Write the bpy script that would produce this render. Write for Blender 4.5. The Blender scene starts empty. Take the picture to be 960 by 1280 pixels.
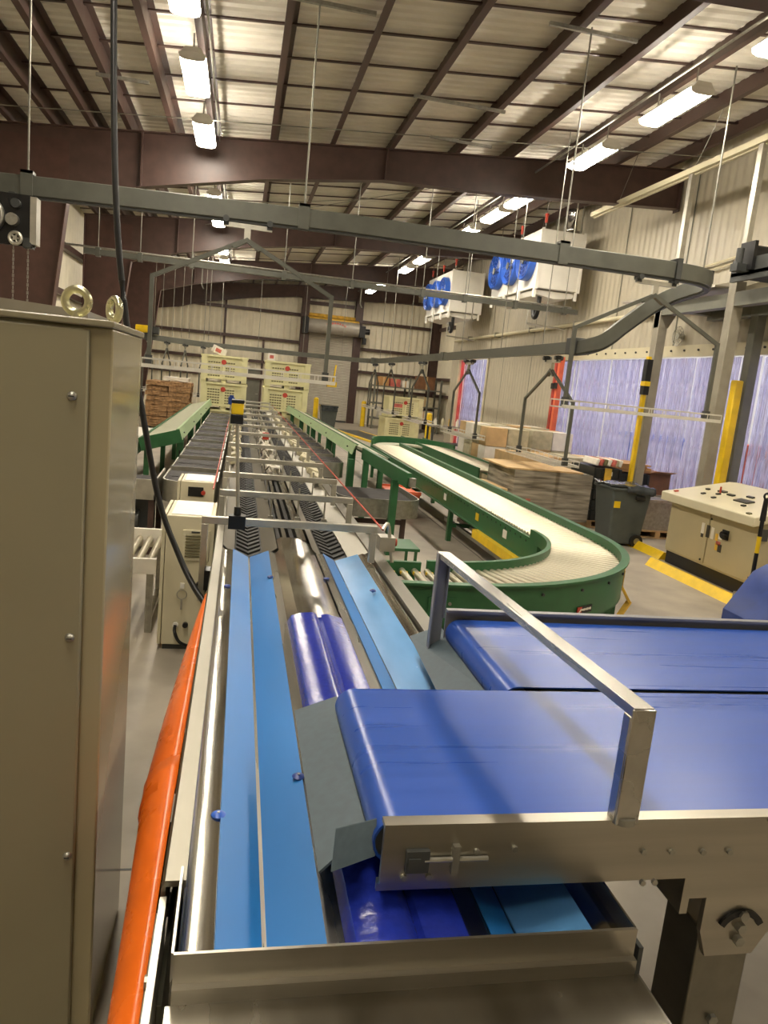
import bpy, bmesh, math, random
from mathutils import Vector, Matrix
random.seed(7)
PI = math.pi
S = bpy.context.scene
COL = S.collection

# ------------------------------------------------------------------ camera
F_PX, PITCH, YAW, ROLL, EYE = 923.86, .171178, .20501, .099558, 2.1
_d = Vector((math.sin(YAW)*math.cos(PITCH), math.cos(YAW)*math.cos(PITCH), -math.sin(PITCH)))
_r0 = Vector((math.cos(YAW), -math.sin(YAW), 0)); _u0 = _r0.cross(_d)
_r = _r0*math.cos(ROLL)+_u0*math.sin(ROLL); _u = -_r0*math.sin(ROLL)+_u0*math.cos(ROLL)
cam_data = bpy.data.cameras.new('camera'); cam = bpy.data.objects.new('camera', cam_data); COL.objects.link(cam)
cam_data.sensor_fit = 'VERTICAL'; cam_data.sensor_height = 36.0; cam_data.lens = F_PX*36.0/1280.0
cam_data.clip_start = .05; cam_data.clip_end = 200
m3 = Matrix((( _r.x, _u.x, -_d.x), (_r.y, _u.y, -_d.y), (_r.z, _u.z, -_d.z)))
cam.matrix_world = Matrix.Translation((0, 0, EYE)) @ m3.to_4x4()
S.camera = cam
def PX(x, y, X=None, Y=None, Z=None):
    """photo pixel (960x1280 frame) -> point on a world plane"""
    v = _d+_r*((x-480)/F_PX)-_u*((y-640)/F_PX)
    t = X/v.x if X is not None else (Y/v.y if Y is not None else (Z-EYE)/v.z)
    return Vector((0, 0, EYE))+v*t

# ------------------------------------------------------------------ world, exposure
W = bpy.data.worlds.new('world'); S.world = W; W.use_nodes = True
W.node_tree.nodes['Background'].inputs[0].default_value = (.9, .85, .7, 1)
W.node_tree.nodes['Background'].inputs[1].default_value = .03
S.view_settings.view_transform = 'Standard'; S.view_settings.look = 'None'
S.view_settings.gamma = 1.0; S.view_settings.use_curve_mapping = False
S.view_settings.exposure = -0.08
LAMP = 74.0           # emission of each ceiling diffuser
COLD = 44.0           # emission of the cold-store tubes

# ------------------------------------------------------------------ materials
def lin(h):
    h = h.lstrip('#'); c = [int(h[i:i+2], 16)/255 for i in (0, 2, 4)]
    return tuple(x/12.92 if x <= .04045 else ((x+.055)/1.055)**2.4 for x in c)
MATS = {}
def M(name, hexc, rough=.5, metal=0.0, var=.12, scale=6.0, stretch=(1, 1, 1), bump=0.0, rvar=.1, hex2=None, coat=0.0, spec=.5):
    m = bpy.data.materials.new(name); m.use_nodes = True; nt = m.node_tree; N = nt.nodes; L = nt.links
    p = N['Principled BSDF']
    tc = N.new('ShaderNodeTexCoord'); mp = N.new('ShaderNodeMapping'); mp.inputs['Scale'].default_value = stretch
    L.new(tc.outputs['Object'], mp.inputs[0])
    nz = N.new('ShaderNodeTexNoise'); nz.inputs['Scale'].default_value = scale; nz.inputs['Detail'].default_value = 5
    L.new(mp.outputs[0], nz.inputs['Vector'])
    cr = N.new('ShaderNodeValToRGB'); c = lin(hexc)
    lo = lin(hex2) if hex2 else tuple(max(0, x*(1-var*1.6)) for x in c)
    hi = c if hex2 else tuple(min(1, x*(1+var)) for x in c)
    cr.color_ramp.elements[0].position = .32; cr.color_ramp.elements[1].position = .68
    cr.color_ramp.elements[0].color = (*lo, 1); cr.color_ramp.elements[1].color = (*hi, 1)
    L.new(nz.outputs['Fac'], cr.inputs[0]); L.new(cr.outputs[0], p.inputs['Base Color'])
    mr = N.new('ShaderNodeMapRange'); mr.inputs['To Min'].default_value = max(.02, rough-rvar); mr.inputs['To Max'].default_value = min(1, rough+rvar)
    L.new(nz.outputs['Fac'], mr.inputs['Value']); L.new(mr.outputs[0], p.inputs['Roughness'])
    p.inputs['Metallic'].default_value = metal; p.inputs['Coat Weight'].default_value = coat; p.inputs['Specular IOR Level'].default_value = spec
    if bump:
        b = N.new('ShaderNodeBump'); b.inputs['Strength'].default_value = bump; b.inputs['Distance'].default_value = .01
        L.new(nz.outputs['Fac'], b.inputs['Height']); L.new(b.outputs[0], p.inputs['Normal'])
    MATS[name] = m; return m
def emis(name, hexc, strength):
    m = bpy.data.materials.new(name); m.use_nodes = True; p = m.node_tree.nodes['Principled BSDF']
    c = lin(hexc); p.inputs['Base Color'].default_value = (*c, 1)
    p.inputs['Emission Color'].default_value = (*c, 1); p.inputs['Emission Strength'].default_value = strength
    MATS[name] = m; return m

M('concrete', '#9a9182', .55, 0, .16, 2.2, bump=.05, rvar=.15)
M('wall_panel', '#e8e0c8', .5, 0, .04, 3)
M('cooler_panel', '#b9b19d', .4, 0, .05, 2)
M('insulation', '#eae5d6', .62, 0, .05, 2)
M('brown_steel', '#4b3730', .45, 0, .12, 5)
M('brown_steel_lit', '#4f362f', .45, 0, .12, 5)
M('stainless', '#b9b6ad', .27, 1, .08, 14, (1, .06, 1), rvar=.09)
M('stainless_x', '#bab5a8', .34, 1, .1, 14, (.06, 1, 1), rvar=.1)
M('polished', '#d2cfc6', .15, 1, .05, 20, (1, .1, 1), rvar=.06)
M('scratched', '#a39e92', .24, 1, .12, 9, (1.0, .35, 1), rvar=.14, bump=.03)
M('rail_ss', '#8d897d', .42, 1, .08, 14, (1, .06, 1), rvar=.08)
M('galv', '#a9a79c', .42, .85, .12, 20)
M('alu', '#c2bfb2', .36, .8, .08, 12)
M('grey_paint', '#6f6f63', .45, .1, .08, 6)
M('rail_grey', '#5f6057', .4, .25, .08, 6)
M('post_grey', '#9a9484', .42, .2, .08, 6)
M('dark_grey', '#3d3f3d', .5, 0, .1, 6)
M('uhmw_blue', '#2672b8', .38, 0, .05, 5, (1, .3, 1), rvar=.05)
M('uhmw_glare', '#5c96cc', .24, 0, .09, 7, (1, .3, 1), rvar=.08)  # blue liner with the glare of its wet surface painted in as paler blue
M('vinyl_blue', '#22329a', .16, 0, .1, 60, rvar=.06, bump=.12)
M('back_rail_grey', '#8b8c8f', .4, .3, .05, 6)
M('belt_blue', '#274ea4', .3, 0, .05, 7, (.12, 3.0, 1), rvar=.1)
M('belt_blue_edge', '#2a4ba6', .26, 0, .06, 6)
M('pad_grey', '#4d5c64', .6, 0, .08, 40)
M('beige_cab', '#938c72', .32, 0, .03, 2, rvar=.05)
M('beige_side', '#a79d7d', .13, 0, .02, 2, rvar=.03)
M('cream_cab', '#d3cbad', .4, 0, .04, 3)
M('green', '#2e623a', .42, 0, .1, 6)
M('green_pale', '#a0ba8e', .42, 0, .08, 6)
M('green_belt', '#a2a38c', .6, 0, .08, 9)
M('roller', '#bcb6a0', .36, .7, .05, 10)
M('rubber', '#1d1d1c', .6, 0, .15, 12)
M('rubber_grey', '#3b3a38', .65, 0, .2, 16)
M('tray_dark', '#211b18', .7, 0, .2, 7)
M('black', '#141414', .4, 0, .1, 8)
M('yellow', '#e8c21c', .4, 0, .08, 6)
M('orange', '#f0701c', .28, 0, .06, 5, rvar=.06)
M('red', '#b8412f', .45, 0, .1, 8)
M('red_orange', '#e06a44', .45, 0, .1, 5)
M('white_box', '#e9e6dc', .42, 0, .03, 4)
M('fan_blue', '#2f5fc0', .35, 0, .1, 6)
M('bin_cream', '#d8d3a2', .5, 0, .06, 5)
M('bin_slot', '#6c6748', .6, 0, .06, 5)
M('can_grey', '#4d5350', .5, 0, .08, 8)
M('plastic_bag', '#3a3f42', .12, 0, .3, 9, bump=.5)
M('cardboard', '#b88a55', .7, 0, .12, 6)
M('cardboard_dark', '#7d5638', .7, 0, .12, 6)
M('plywood', '#c9a978', .6, 0, .1, 4)
M('pallet_wood', '#a98a60', .7, 0, .2, 8, (.5, 4, 1))
M('wrap_goods', '#b3aa98', .2, 0, .35, 3.0, (.6, .6, 6), bump=.8, rvar=.12, hex2='#6a6255')
M('burlap', '#a8845c', .85, 0, .3, 14, bump=.5)
M('crate_black', '#232624', .45, 0, .2, 12)
M('blue_dark', '#1a3880', .4, 0, .1, 6)
M('warm_yellow', '#e0b440', .7, 0, .2, 5)
M('door_grey', '#a39c8d', .45, .2, .05, 4)
M('hood_grey', '#9c968b', .5, .2, .06, 4)
M('label_white', '#e4dfd2', .5, 0, .05, 9)
M('lcd_dark', '#3c3a30', .4, 0, .1, 9)
M('rod', '#8d8b80', .4, .6, .06, 5)
M('tray_wire', '#dedbd0', .35, .35, .05, 9)
M('beige_desk', '#b5aa88', .4, 0, .03, 3)
M('zinc', '#cfcca8', .28, .9, .08, 9)
M('cushion', '#b9b192', .6, 0, .12, 9)
M('red_print', '#c8685a', .5, 0, .2, 9)
emis('lamp', '#fff4e2', LAMP)
emis('cold_lamp', '#eef0ff', COLD)
# PVC strip: translucent bluish plastic
def strip_mat(name, hexc):
    m = bpy.data.materials.new(name); m.use_nodes = True; nt = m.node_tree; N = nt.nodes; L = nt.links
    out = N['Material Output']; N.remove(N['Principled BSDF'])
    tl = N.new('ShaderNodeBsdfTranslucent'); tr = N.new('ShaderNodeBsdfTransparent'); gl = N.new('ShaderNodeBsdfGlossy')
    c = lin(hexc); tl.inputs[0].default_value = (*c, 1); tr.inputs[0].default_value = (*[min(1, x+.12) for x in c], 1)
    gl.inputs[0].default_value = (.9, .9, .95, 1); gl.inputs['Roughness'].default_value = .12
    nz = N.new('ShaderNodeTexNoise'); nz.inputs['Scale'].default_value = 9; tc = N.new('ShaderNodeTexCoord'); mp = N.new('ShaderNodeMapping')
    mp.inputs['Scale'].default_value = (1, 2.5, .25); L.new(tc.outputs['Object'], mp.inputs[0]); L.new(mp.outputs[0], nz.inputs['Vector'])
    mr = N.new('ShaderNodeMapRange'); mr.inputs['From Min'].default_value = .35; mr.inputs['From Max'].default_value = .65
    mr.inputs['To Min'].default_value = .12; mr.inputs['To Max'].default_value = .85; L.new(nz.outputs[0], mr.inputs[0])
    a = N.new('ShaderNodeMixShader'); b = N.new('ShaderNodeMixShader'); L.new(mr.outputs[0], a.inputs[0])
    L.new(tl.outputs[0], a.inputs[1]); L.new(tr.outputs[0], a.inputs[2])
    b.inputs[0].default_value = .16; L.new(a.outputs[0], b.inputs[1]); L.new(gl.outputs[0], b.inputs[2]); L.new(b.outputs[0], out.inputs[0])
    MATS[name] = m
strip_mat('pvc', '#e4e3f0'); strip_mat('pvc_red', '#f0a0a0')

# ------------------------------------------------------------------ mesh builder
class B:
    def __init__(s): s.v = []; s.f = []
    def add(s, vs, fs):
        n = len(s.v); s.v += [tuple(v) for v in vs]; s.f += [tuple(i+n for i in f) for f in fs]; return s
    def box(s, x0, y0, z0, x1, y1, z1):
        if x0 > x1: x0, x1 = x1, x0
        if y0 > y1: y0, y1 = y1, y0
        if z0 > z1: z0, z1 = z1, z0
        return s.add([(x0,y0,z0),(x1,y0,z0),(x1,y1,z0),(x0,y1,z0),(x0,y0,z1),(x1,y0,z1),(x1,y1,z1),(x0,y1,z1)],
              [(0,3,2,1),(4,5,6,7),(0,1,5,4),(1,2,6,5),(2,3,7,6),(3,0,4,7)])
    def obox(s, c, size, rx=0, ry=0, rz=0):
        R = Matrix.Rotation(rz,3,'Z') @ Matrix.Rotation(ry,3,'Y') @ Matrix.Rotation(rx,3,'X'); c = Vector(c); a, b, h = (t/2 for t in size)
        P = [c+R@Vector(q) for q in ((-a,-b,-h),(a,-b,-h),(a,b,-h),(-a,b,-h),(-a,-b,h),(a,-b,h),(a,b,h),(-a,b,h))]
        return s.add(P, [(0,3,2,1),(4,5,6,7),(0,1,5,4),(1,2,6,5),(2,3,7,6),(3,0,4,7)])
    def bar(s, p0, p1, w, h, up=(0,0,1)):
        return s.sweep([(-w/2,-h/2),(w/2,-h/2),(w/2,h/2),(-w/2,h/2)], [p0, p1], up)
    def sweep(s, prof, path, up=(0,0,1), closed=True, caps=True):
        path = [Vector(p) for p in path]; up = Vector(up); n = len(prof); rings = []
        for i, p in enumerate(path):
            t = (path[min(i+1, len(path)-1)]-path[max(i-1, 0)]).normalized()
            u = up if abs(t.dot(up)) < .99 else Vector((0,1,0)) if abs(t.y) < .9 else Vector((1,0,0))
            a = t.cross(u).normalized(); b = a.cross(t).normalized()
            rings.append([p+a*q[0]+b*q[1] for q in prof])
        vs = [v for r in rings for v in r]; fs = []
        m = n if closed else n-1
        for i in range(len(path)-1):
            for j in range(m):
                k = (j+1) % n; fs.append((i*n+j, i*n+k, (i+1)*n+k, (i+1)*n+j))
        if caps and closed:
            fs.append(tuple(reversed(range(n)))); fs.append(tuple((len(path)-1)*n+j for j in range(n)))
        return s.add(vs, fs)
    def tube(s, path, r, n=8):
        return s.sweep([(r*math.cos(2*PI*k/n), r*math.sin(2*PI*k/n)) for k in range(n)], path)
    def cyl(s, p0, p1, r, n=14, r2=None):
        p0, p1 = Vector(p0), Vector(p1); t = (p1-p0).normalized(); r2 = r if r2 is None else r2
        u = Vector((0,0,1)) if abs(t.z) < .9 else Vector((1,0,0)); a = t.cross(u).normalized(); b = a.cross(t)
        vs = [p0+(a*math.cos(2*PI*k/n)+b*math.sin(2*PI*k/n))*r for k in range(n)]+[p1+(a*math.cos(2*PI*k/n)+b*math.sin(2*PI*k/n))*r2 for k in range(n)]
        fs = [(k, (k+1)%n, n+(k+1)%n, n+k) for k in range(n)]+[tuple(reversed(range(n))), tuple(range(n, 2*n))]
        return s.add(vs, fs)
    def prism(s, poly, axis, a0, a1):
        n = len(poly)
        mk = {'x': lambda p, t: (t, p[0], p[1]), 'y': lambda p, t: (p[0], t, p[1]), 'z': lambda p, t: (p[0], p[1], t)}[axis]
        vs = [mk(p, a0) for p in poly]+[mk(p, a1) for p in poly]
        return s.add(vs, [tuple(reversed(range(n))), tuple(range(n, 2*n))]+[(k, (k+1)%n, n+(k+1)%n, n+k) for k in range(n)])
    def plate(s, pts, t):
        P = [Vector(p) for p in pts]; nrm = (P[1]-P[0]).cross(P[2]-P[0]).normalized()*t
        n = len(P); return s.add(P+[p-nrm for p in P], [tuple(range(n)), tuple(reversed(range(n, 2*n)))]+[(k, n+k, n+(k+1)%n, (k+1)%n) for k in range(n)])
    def sheet(s, prof, axis, a0, a1, t=.004, nrm=(0, 1)):
        """open profile of (u,w) extruded along axis, thickened along nrm in profile plane"""
        q = [(p[0]-nrm[0]*t, p[1]-nrm[1]*t) for p in prof]; n = len(prof)
        mk = {'x': lambda p, c: (c, p[0], p[1]), 'y': lambda p, c: (p[0], c, p[1]), 'z': lambda p, c: (p[0], p[1], c)}[axis]
        vs = [mk(p, a0) for p in prof]+[mk(p, a1) for p in prof]+[mk(p, a0) for p in q]+[mk(p, a1) for p in q]; fs = []
        for i in range(n-1):
            fs += [(i, i+1, n+i+1, n+i), (2*n+i+1, 2*n+i, 3*n+i, 3*n+i+1), (i+1, i, 2*n+i, 2*n+i+1), (n+i, n+i+1, 3*n+i+1, 3*n+i)]
        fs += [(0, n, 3*n, 2*n), (2*n-1, n-1, 3*n-1, 4*n-1)]
        return s.add(vs, fs)
    def lathe(s, prof, c=(0,0,0), axis='z', n=20):
        c = Vector(c); vs = []; fs = []; m = len(prof)
        for k in range(n):
            a = 2*PI*k/n
            for r, h in prof:
                q = (r*math.cos(a), r*math.sin(a), h)
                vs.append(c+Vector({'z': q, 'x': (q[2], q[0], q[1]), 'y': (q[0], q[2], q[1])}[axis]))
        for k in range(n):
            for j in range(m-1):
                fs.append((k*m+j, ((k+1)%n)*m+j, ((k+1)%n)*m+j+1, k*m+j+1))
        return s.add(vs, fs)
    def torus(s, c, R, r, normal=(0,1,0), n=28, k=10):
        nv = Vector(normal).normalized(); u = Vector((0,0,1)) if abs(nv.z) < .9 else Vector((1,0,0)); a = nv.cross(u).normalized(); b = nv.cross(a); c = Vector(c); vs = []; fs = []
        for i in range(n):
            t = 2*PI*i/n; e = a*math.cos(t)+b*math.sin(t)
            for j in range(k):
                q = 2*PI*j/k; vs.append(c+e*(R+r*math.cos(q))+nv*(r*math.sin(q)))
        for i in range(n):
            for j in range(k): fs.append((i*k+j, ((i+1)%n)*k+j, ((i+1)%n)*k+(j+1)%k, i*k+(j+1)%k))
        return s.add(vs, fs)
    def mesh(s, name, off=(0,0,0), fix=True):
        me = bpy.data.meshes.new(name); o = Vector(off)
        me.from_pydata([tuple(Vector(v)-o) for v in s.v], [], s.f)
        bm = bmesh.new(); bm.from_mesh(me); bmesh.ops.recalc_face_normals(bm, faces=bm.faces); bm.to_mesh(me); bm.free()
        me.polygons.foreach_set('use_smooth', [True]*len(me.polygons)); me.set_sharp_from_angle(angle=math.radians(38))
        return me
OFF = {}
def obj(name, b, mat, parent=None, bevel=0, local=False):
    """one mesh object; b in world coordinates (or in the parent's when local)"""
    off = Vector((0,0,0))
    if parent is not None:
        if not local: off = OFF.get(parent.name, Vector((0,0,0)))
    elif isinstance(b, B) and b.v:
        xs = [v[0] for v in b.v]; ys = [v[1] for v in b.v]; zs = [v[2] for v in b.v]
        off = Vector(((min(xs)+max(xs))/2, (min(ys)+max(ys))/2, min(zs)))
    me = b.mesh(name, off) if isinstance(b, B) else b
    if not me.materials: me.materials.append(MATS[mat] if isinstance(mat, str) else mat)
    o = bpy.data.objects.new(name, me); COL.objects.link(o)
    if parent is not None: o.parent = parent; OFF[o.name] = off
    else: o.location = off; OFF[o.name] = off
    if bevel:
        md = o.modifiers.new('bevel', 'BEVEL'); md.width = bevel; md.segments = 2; md.limit_method = 'ANGLE'
    return o
def tag(o, label, cat, group=None):
    o['label'] = label; o['category'] = cat
    if group: o['group'] = group
    return o
def thing(name, label, cat, loc=(0,0,0), rotz=0, group=None):
    o = bpy.data.objects.new(name, None); o.empty_display_size = .1; COL.objects.link(o)
    o.location = loc; o.rotation_euler = (0, 0, rotz); OFF[o.name] = Vector(loc)
    return tag(o, label, cat, group)
def struct(o): o['kind'] = 'structure'; return o
def sroot(name, loc=(0,0,0)):
    o = bpy.data.objects.new(name, None); o.empty_display_size = .1; COL.objects.link(o); o.location = loc; OFF[o.name] = Vector(loc); return struct(o)
def inst(name, mesh, parent, loc, rot=(0,0,0)):
    """part that shares mesh data; loc in world coordinates"""
    o = bpy.data.objects.new(name, mesh); COL.objects.link(o); o.parent = parent
    o.location = Vector(loc)-OFF.get(parent.name, Vector((0,0,0))); o.rotation_euler = rot; OFF[o.name] = Vector(loc); return o
def dup(root, loc=None, rotz=None, label=None):
    def cp(o, par):
        c = o.copy(); COL.objects.link(c); c.parent = par
        for ch in list(o.children): cp(ch, c)
        return c
    r = cp(root, None)
    if loc is not None: r.location = loc; OFF[r.name] = Vector(loc)
    if rotz is not None: r.rotation_euler = (0, 0, rotz)
    if label: r['label'] = label
    return r
def smoothpath(P, n=6):
    P = [Vector(p) for p in P]; out = []
    for i in range(len(P)-1):
        a, b, c, d = P[max(i-1,0)], P[i], P[i+1], P[min(i+2,len(P)-1)]
        for k in range(n):
            t = k/n; out.append(.5*((2*b)+(c-a)*t+(2*a-5*b+4*c-d)*t*t+(3*b-a-3*c+d)*t**3))
    return out+[P[-1]]

# ================================================================== SHELL
XL, XR, XR2, YB, YF = -4.5, 8.3, 9.6, 36.9, -6.5
FR = [-0.8, 6.7, 14.2, 21.7, 29.2, 36.55]
def ztop(x): return 6.08+.0857*x          # top of rafters
def corr(lo, hi, per, amp, flat=.35):
    """trapezoid rib profile: list of (t, offset)"""
    out = []; t = lo
    while t < hi-1e-6:
        out += [(t, 0), (min(hi, t+per*flat), 0), (min(hi, t+per*.5), amp), (min(hi, t+per*(1-.12)), amp)]; t += per
    out.append((hi, 0)); return out
floor = struct(obj('floor', B().box(XL-.3, YF, -.15, 14.2, YB+.3, 0), 'concrete'))
fj = []
for x in (-.02+3.2, 7.4):
    obj('floor_joint', B().box(x, YF+.1, 0, x+.012, YB, .0015), 'dark_grey', floor)
for y in (2.9, 11.6, 20.3, 29.0):
    obj('floor_joint', B().box(XL, y, 0, XR, y+.012, .0015), 'dark_grey', floor)

# ceiling: ribbed insulated deck on purlins
ceiling = sroot('ceiling', (0, 14, 6))
prof = corr(YF, YB+.2, .2, -.03)
b = B(); ZR = .285
vs = []
for y, dz in prof:
    vs += [(XL-.4, y, ztop(XL-.4)+ZR+dz), (10.2, y, ztop(10.2)+ZR+dz), (XL-.4, y, ztop(XL-.4)+ZR+.06), (10.2, y, ztop(10.2)+ZR+.06)]
fs = []
for i in range(len(prof)-1):
    a = 4*i; c = a+4; fs += [(a, a+1, c+1, c), (a+2, c+2, c+3, a+3)]
b.add(vs, fs); obj('roof_deck', b, 'insulation', ceiling)
purl = [-3.95, -3.28, -2.67, -2.08, -1.36, -.71, .32, 1.38, 2.45, 3.67, 4.72, 5.76, 6.85, 7.9, 9.2]
for x in purl:
    z = ztop(x)
    b = B()
    zee = [(x-.08, z), (x+.006, z), (x+.006, z+.25), (x+.085, z+.25), (x+.085, z+.264), (x-.006, z+.264), (x-.006, z+.014), (x-.08, z+.014)]
    b.prism(zee, 'y', YF, YB); obj('purlin', b, 'brown_steel', ceiling)
y = YF+.6
while y < YB-.5:
    if all(abs(y-f) > .35 for f in FR):
        obj('sag_strap', B().bar((XL, y, ztop(XL)+.215), (9.6, y, ztop(9.6)+.215), .05, .02), 'brown_steel', ceiling)
    y += 1.0
bot = [(-3.08, 4.66), (-1.86, 5.03), (.2, 5.45), (2.33, 5.74), (3.8, 5.79), (5.2, 5.86), (8.25, 6.06)]
for f in FR:
    web = [(-4.3, ztop(-4.3)), (8.25, ztop(8.25))]+bot[::-1]+[(-4.3, 4.45)]
    b = B().prism(web, 'y', f-.007, f+.007)
    for (x0, z0), (x1, z1) in zip(bot[:-1], bot[1:]): b.bar((x0, f, z0), (x1, f, z1), .22, .016)
    b.bar((-4.3, f, ztop(-4.3)-.008), (8.25, f, ztop(8.25)-.008), .22, .016)
    b.box(8.235, f-.11, 6.0, 8.25, f+.11, ztop(8.25))
    for x in (-1.9, 2.35):
        b.box(x-.012, f-.1, (5.03 if x < 0 else 5.74), x+.012, f+.1, ztop(x))
    obj('rafter', b, 'brown_steel', ceiling)
    # slack flange braces
    for x in (.32, 3.67):
        zb = 5.48 if x < 1 else 5.79
        obj('flange_brace', B().bar((x, f+.02, zb), (x, f+.65, ztop(x)), .035, .035), 'brown_steel', ceiling)
# rod bracing, conduit and wires under the deck
for p0, p1, r in (((-4.2, 12.9, 5.6), (8.1, 12.5, 6.55), .008), ((-3.2, 20.4, 5.75), (7.9, 15.2, 6.6), .007), ((-1.2, 21.4, 5.8), (4.6, 14.5, 6.2), .007), ((5.76, 14.4, 6.4), (8.0, 20.8, 6.5), .007)):
    obj('brace_rod', B().tube([p0, p1], r, 6), 'rod', ceiling)
obj('conduit', B().tube([(5.22, YF+1, 6.31), (5.22, YB-.6, 6.31)], .016, 8), 'galv', ceiling)
obj('conduit', B().tube([(-.62, YF+1, 5.98), (-.62, YB-.6, 5.98)], .014, 8), 'galv', ceiling)
for (x0, x1, yy) in ((-2.7, -1.9, 8.85), (.1, 1.2, 8.85), (3.2, 4.3, 8.85), (-2.2, -1.5, 11.6), (2.2, 3.6, 11.4), (2.9, 4.0, 13.2)):
    obj('hanger_strut', B().box(x0, yy-.02, ztop(x0)-.045, x1, yy+.02, ztop(x0)-.004), 'galv', ceiling)

# walls
def ribbed(axis, fixed, lo, hi, z0, ztopf, per, amp, thick=.05, sgn=1):
    pr = corr(lo, hi, per, amp); b = B(); vs = []; fs = []
    for t, o in pr:
        zt = ztopf(t)
        if axis == 'x':
            vs += [(t, fixed-sgn*o, z0), (t, fixed-sgn*o, zt), (t, fixed+sgn*thick, z0), (t, fixed+sgn*thick, zt)]
        else:
            vs += [(fixed-sgn*o, t, z0), (fixed-sgn*o, t, zt), (fixed+sgn*thick, t, z0), (fixed+sgn*thick, t, zt)]
    for i in range(len(pr)-1):
        a = 4*i; c = a+4; fs += [(a, a+1, c+1, c), (a+2, c+2, c+3, a+3), (a+1, a+3, c+3, c+1)]
    return b.add(vs, fs)
wall_back = struct(obj('wall_back', ribbed('x', YB, XL-.2, XR2, 0, lambda x: ztop(x)+.2, .3, .03), 'wall_panel'))
wall_left = struct(obj('wall_left', ribbed('y', XL, YF, YB, 0, lambda y: ztop(XL)+.2, .3, .03, sgn=-1), 'wall_panel'))
wall_front = struct(obj('wall_front', ribbed('x', YF, XL-.2, 14, 0, lambda x: ztop(x)+.2, .3, .03, sgn=-1), 'wall_panel'))
# insulated cold-store wall on the right, with two strip-curtain openings
DY0, DY1, DZ = 9.2, 18.75, 3.18
EY0, EY1, EZ = 24.75, 28.3, 3.3
wall_right = sroot('wall_right', (XR, 12, 0))
for nm, lo, hi, z0, zt in (('panel', YF, DY0, 0, None), ('panel', DY0, DY1, DZ, None), ('panel', DY1, EY0, 0, None), ('panel', EY0, EY1, EZ, None), ('panel', EY1, 29.3, 0, None)):
    obj('insulated_panel', ribbed('y', XR, lo, hi, z0, lambda y: ztop(XR)+.2, .22, .012, .12), 'cooler_panel', wall_right)
obj('return_panel', B().box(XR, 29.3, 0, XR2, 29.42, ztop(XR2)), 'cooler_panel', wall_right)
obj('steel_wall', ribbed('y', XR2, 29.42, YB, 0, lambda y: ztop(XR2)+.2, .3, .03), 'wall_panel', wall_right)
for yy in (11.2, 13.6, 16.1, 20.9, 23.3):
    z0 = DZ if DY0 < yy < DY1 else 0
    obj('panel_joint', B().box(XR-.016, yy, z0, XR-.008, yy+.025, ztop(XR)), 'grey_paint', wall_right)
# girts and columns
for z in (1.75, 2.55, 3.65, 4.95, 6.1):
    for x0, x1 in (((-4.3, 2.62) if z < 5.5 else (-2.2, 2.62)), (5.6, 9.4)):
        if z == 6.1 and x0 < 0: continue
        obj('girt', B().prism([(YB-.2, z-.07), (YB-.02, z-.07), (YB-.02, z-.05), (YB-.185, z-.05), (YB-.185, z+.07), (YB-.2, z+.07)], 'x', x0, x1), 'brown_steel', wall_back)
obj('girt', B().box(3.0, YB-.2, 5.5, 5.2, YB-.02, 5.66), 'brown_steel', wall_back)
for x, w in ((2.82, .36), (5.42, .36), (9.4, .45)):
    b = B().box(x-w/2, YB-.42, 0, x+w/2, YB-.4, 6.3).box(x-w/2, YB-.05, 0, x+w/2, YB-.03, 6.3).box(x-.008, YB-.42, 0, x+.008, YB-.03, 6.3)
    obj('column', b, 'brown_steel', wall_back)
for x in (-.9, .95):
    obj('wall_stud', B().box(x-.05, YB-.14, 0, x+.05, YB-.03, (6.0 if x < 0 else 3.6)), 'brown_steel', wall_back)
for z in (1.2, 2.4, 3.5, 4.6):
    obj('girt', B().prism([(XL+.2, z-.07), (XL+.03, z-.07), (XL+.03, z-.05), (XL+.185, z-.05), (XL+.185, z+.07), (XL+.2, z+.07)], 'y', YF+.2, YB-.5), 'brown_steel', wall_left)
for z in (1.75, 2.55, 3.65, 4.95):
    obj('girt', B().box(XR2-.18, 29.5, z-.07, XR2-.02, YB-.5, z+.07), 'brown_steel', wall_right)
obj('column', B().box(XR2-.25, 32.8, 0, XR2-.03, 33.0, 6.5), 'brown_steel', wall_right)
for f in FR[:-1]:
    poly = [(-4.27, 0), (-3.61, 0), (-3.08, 4.66), (-3.08, 5.6), (-4.27, 5.6)]
    b = B().prism(poly, 'y', f-.008, f+.008).bar((-3.61, f, 0), (-3.08, f, 4.66), .24, .016, up=(1,0,0)).box(-4.28, f-.12, 0, -4.26, f+.12, 5.65)
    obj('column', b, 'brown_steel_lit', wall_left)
for y in (18.0, 25.5, 33):
    obj('door_jamb', B().box(XL+.03, y-.06, 0, XL+.2, y+.06, 5.6), 'brown_steel', wall_left)

# roll-up door
door_1 = sroot('door_1', (4.3, YB-.45, 0))
slat = B()
pr = [(.02+k*.0375, (.0 if k % 2 else .018)) for k in range(112)]
slat.sheet([(YB-.30-o, z) for z, o in pr], 'x', 3.05, 5.24, .004, (1, 0)); obj('curtain', slat, 'door_grey', door_1)
hd = B().cyl((2.98, YB-.62, 4.5), (5.4, YB-.62, 4.5), .34, 28); obj('coil_hood', hd, 'hood_grey', door_1)
obj('end_bracket', B().box(2.7, YB-.98, 4.1, 2.97, YB-.42, 4.85), 'black', door_1)
obj('operator', B().box(5.42, YB-.95, 4.15, 5.7, YB-.5, 4.7).cyl((5.7, YB-.8, 4.45), (5.92, YB-.8, 4.45), .14).box(5.62, YB-.9, 3.85, 5.78, YB-.6, 4.15), 'black', door_1)
for x in (2.99, 5.22): obj('guide', B().box(x, YB-.36, 0, x+.08, YB-.2, 4.3), 'brown_steel', door_1)
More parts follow.
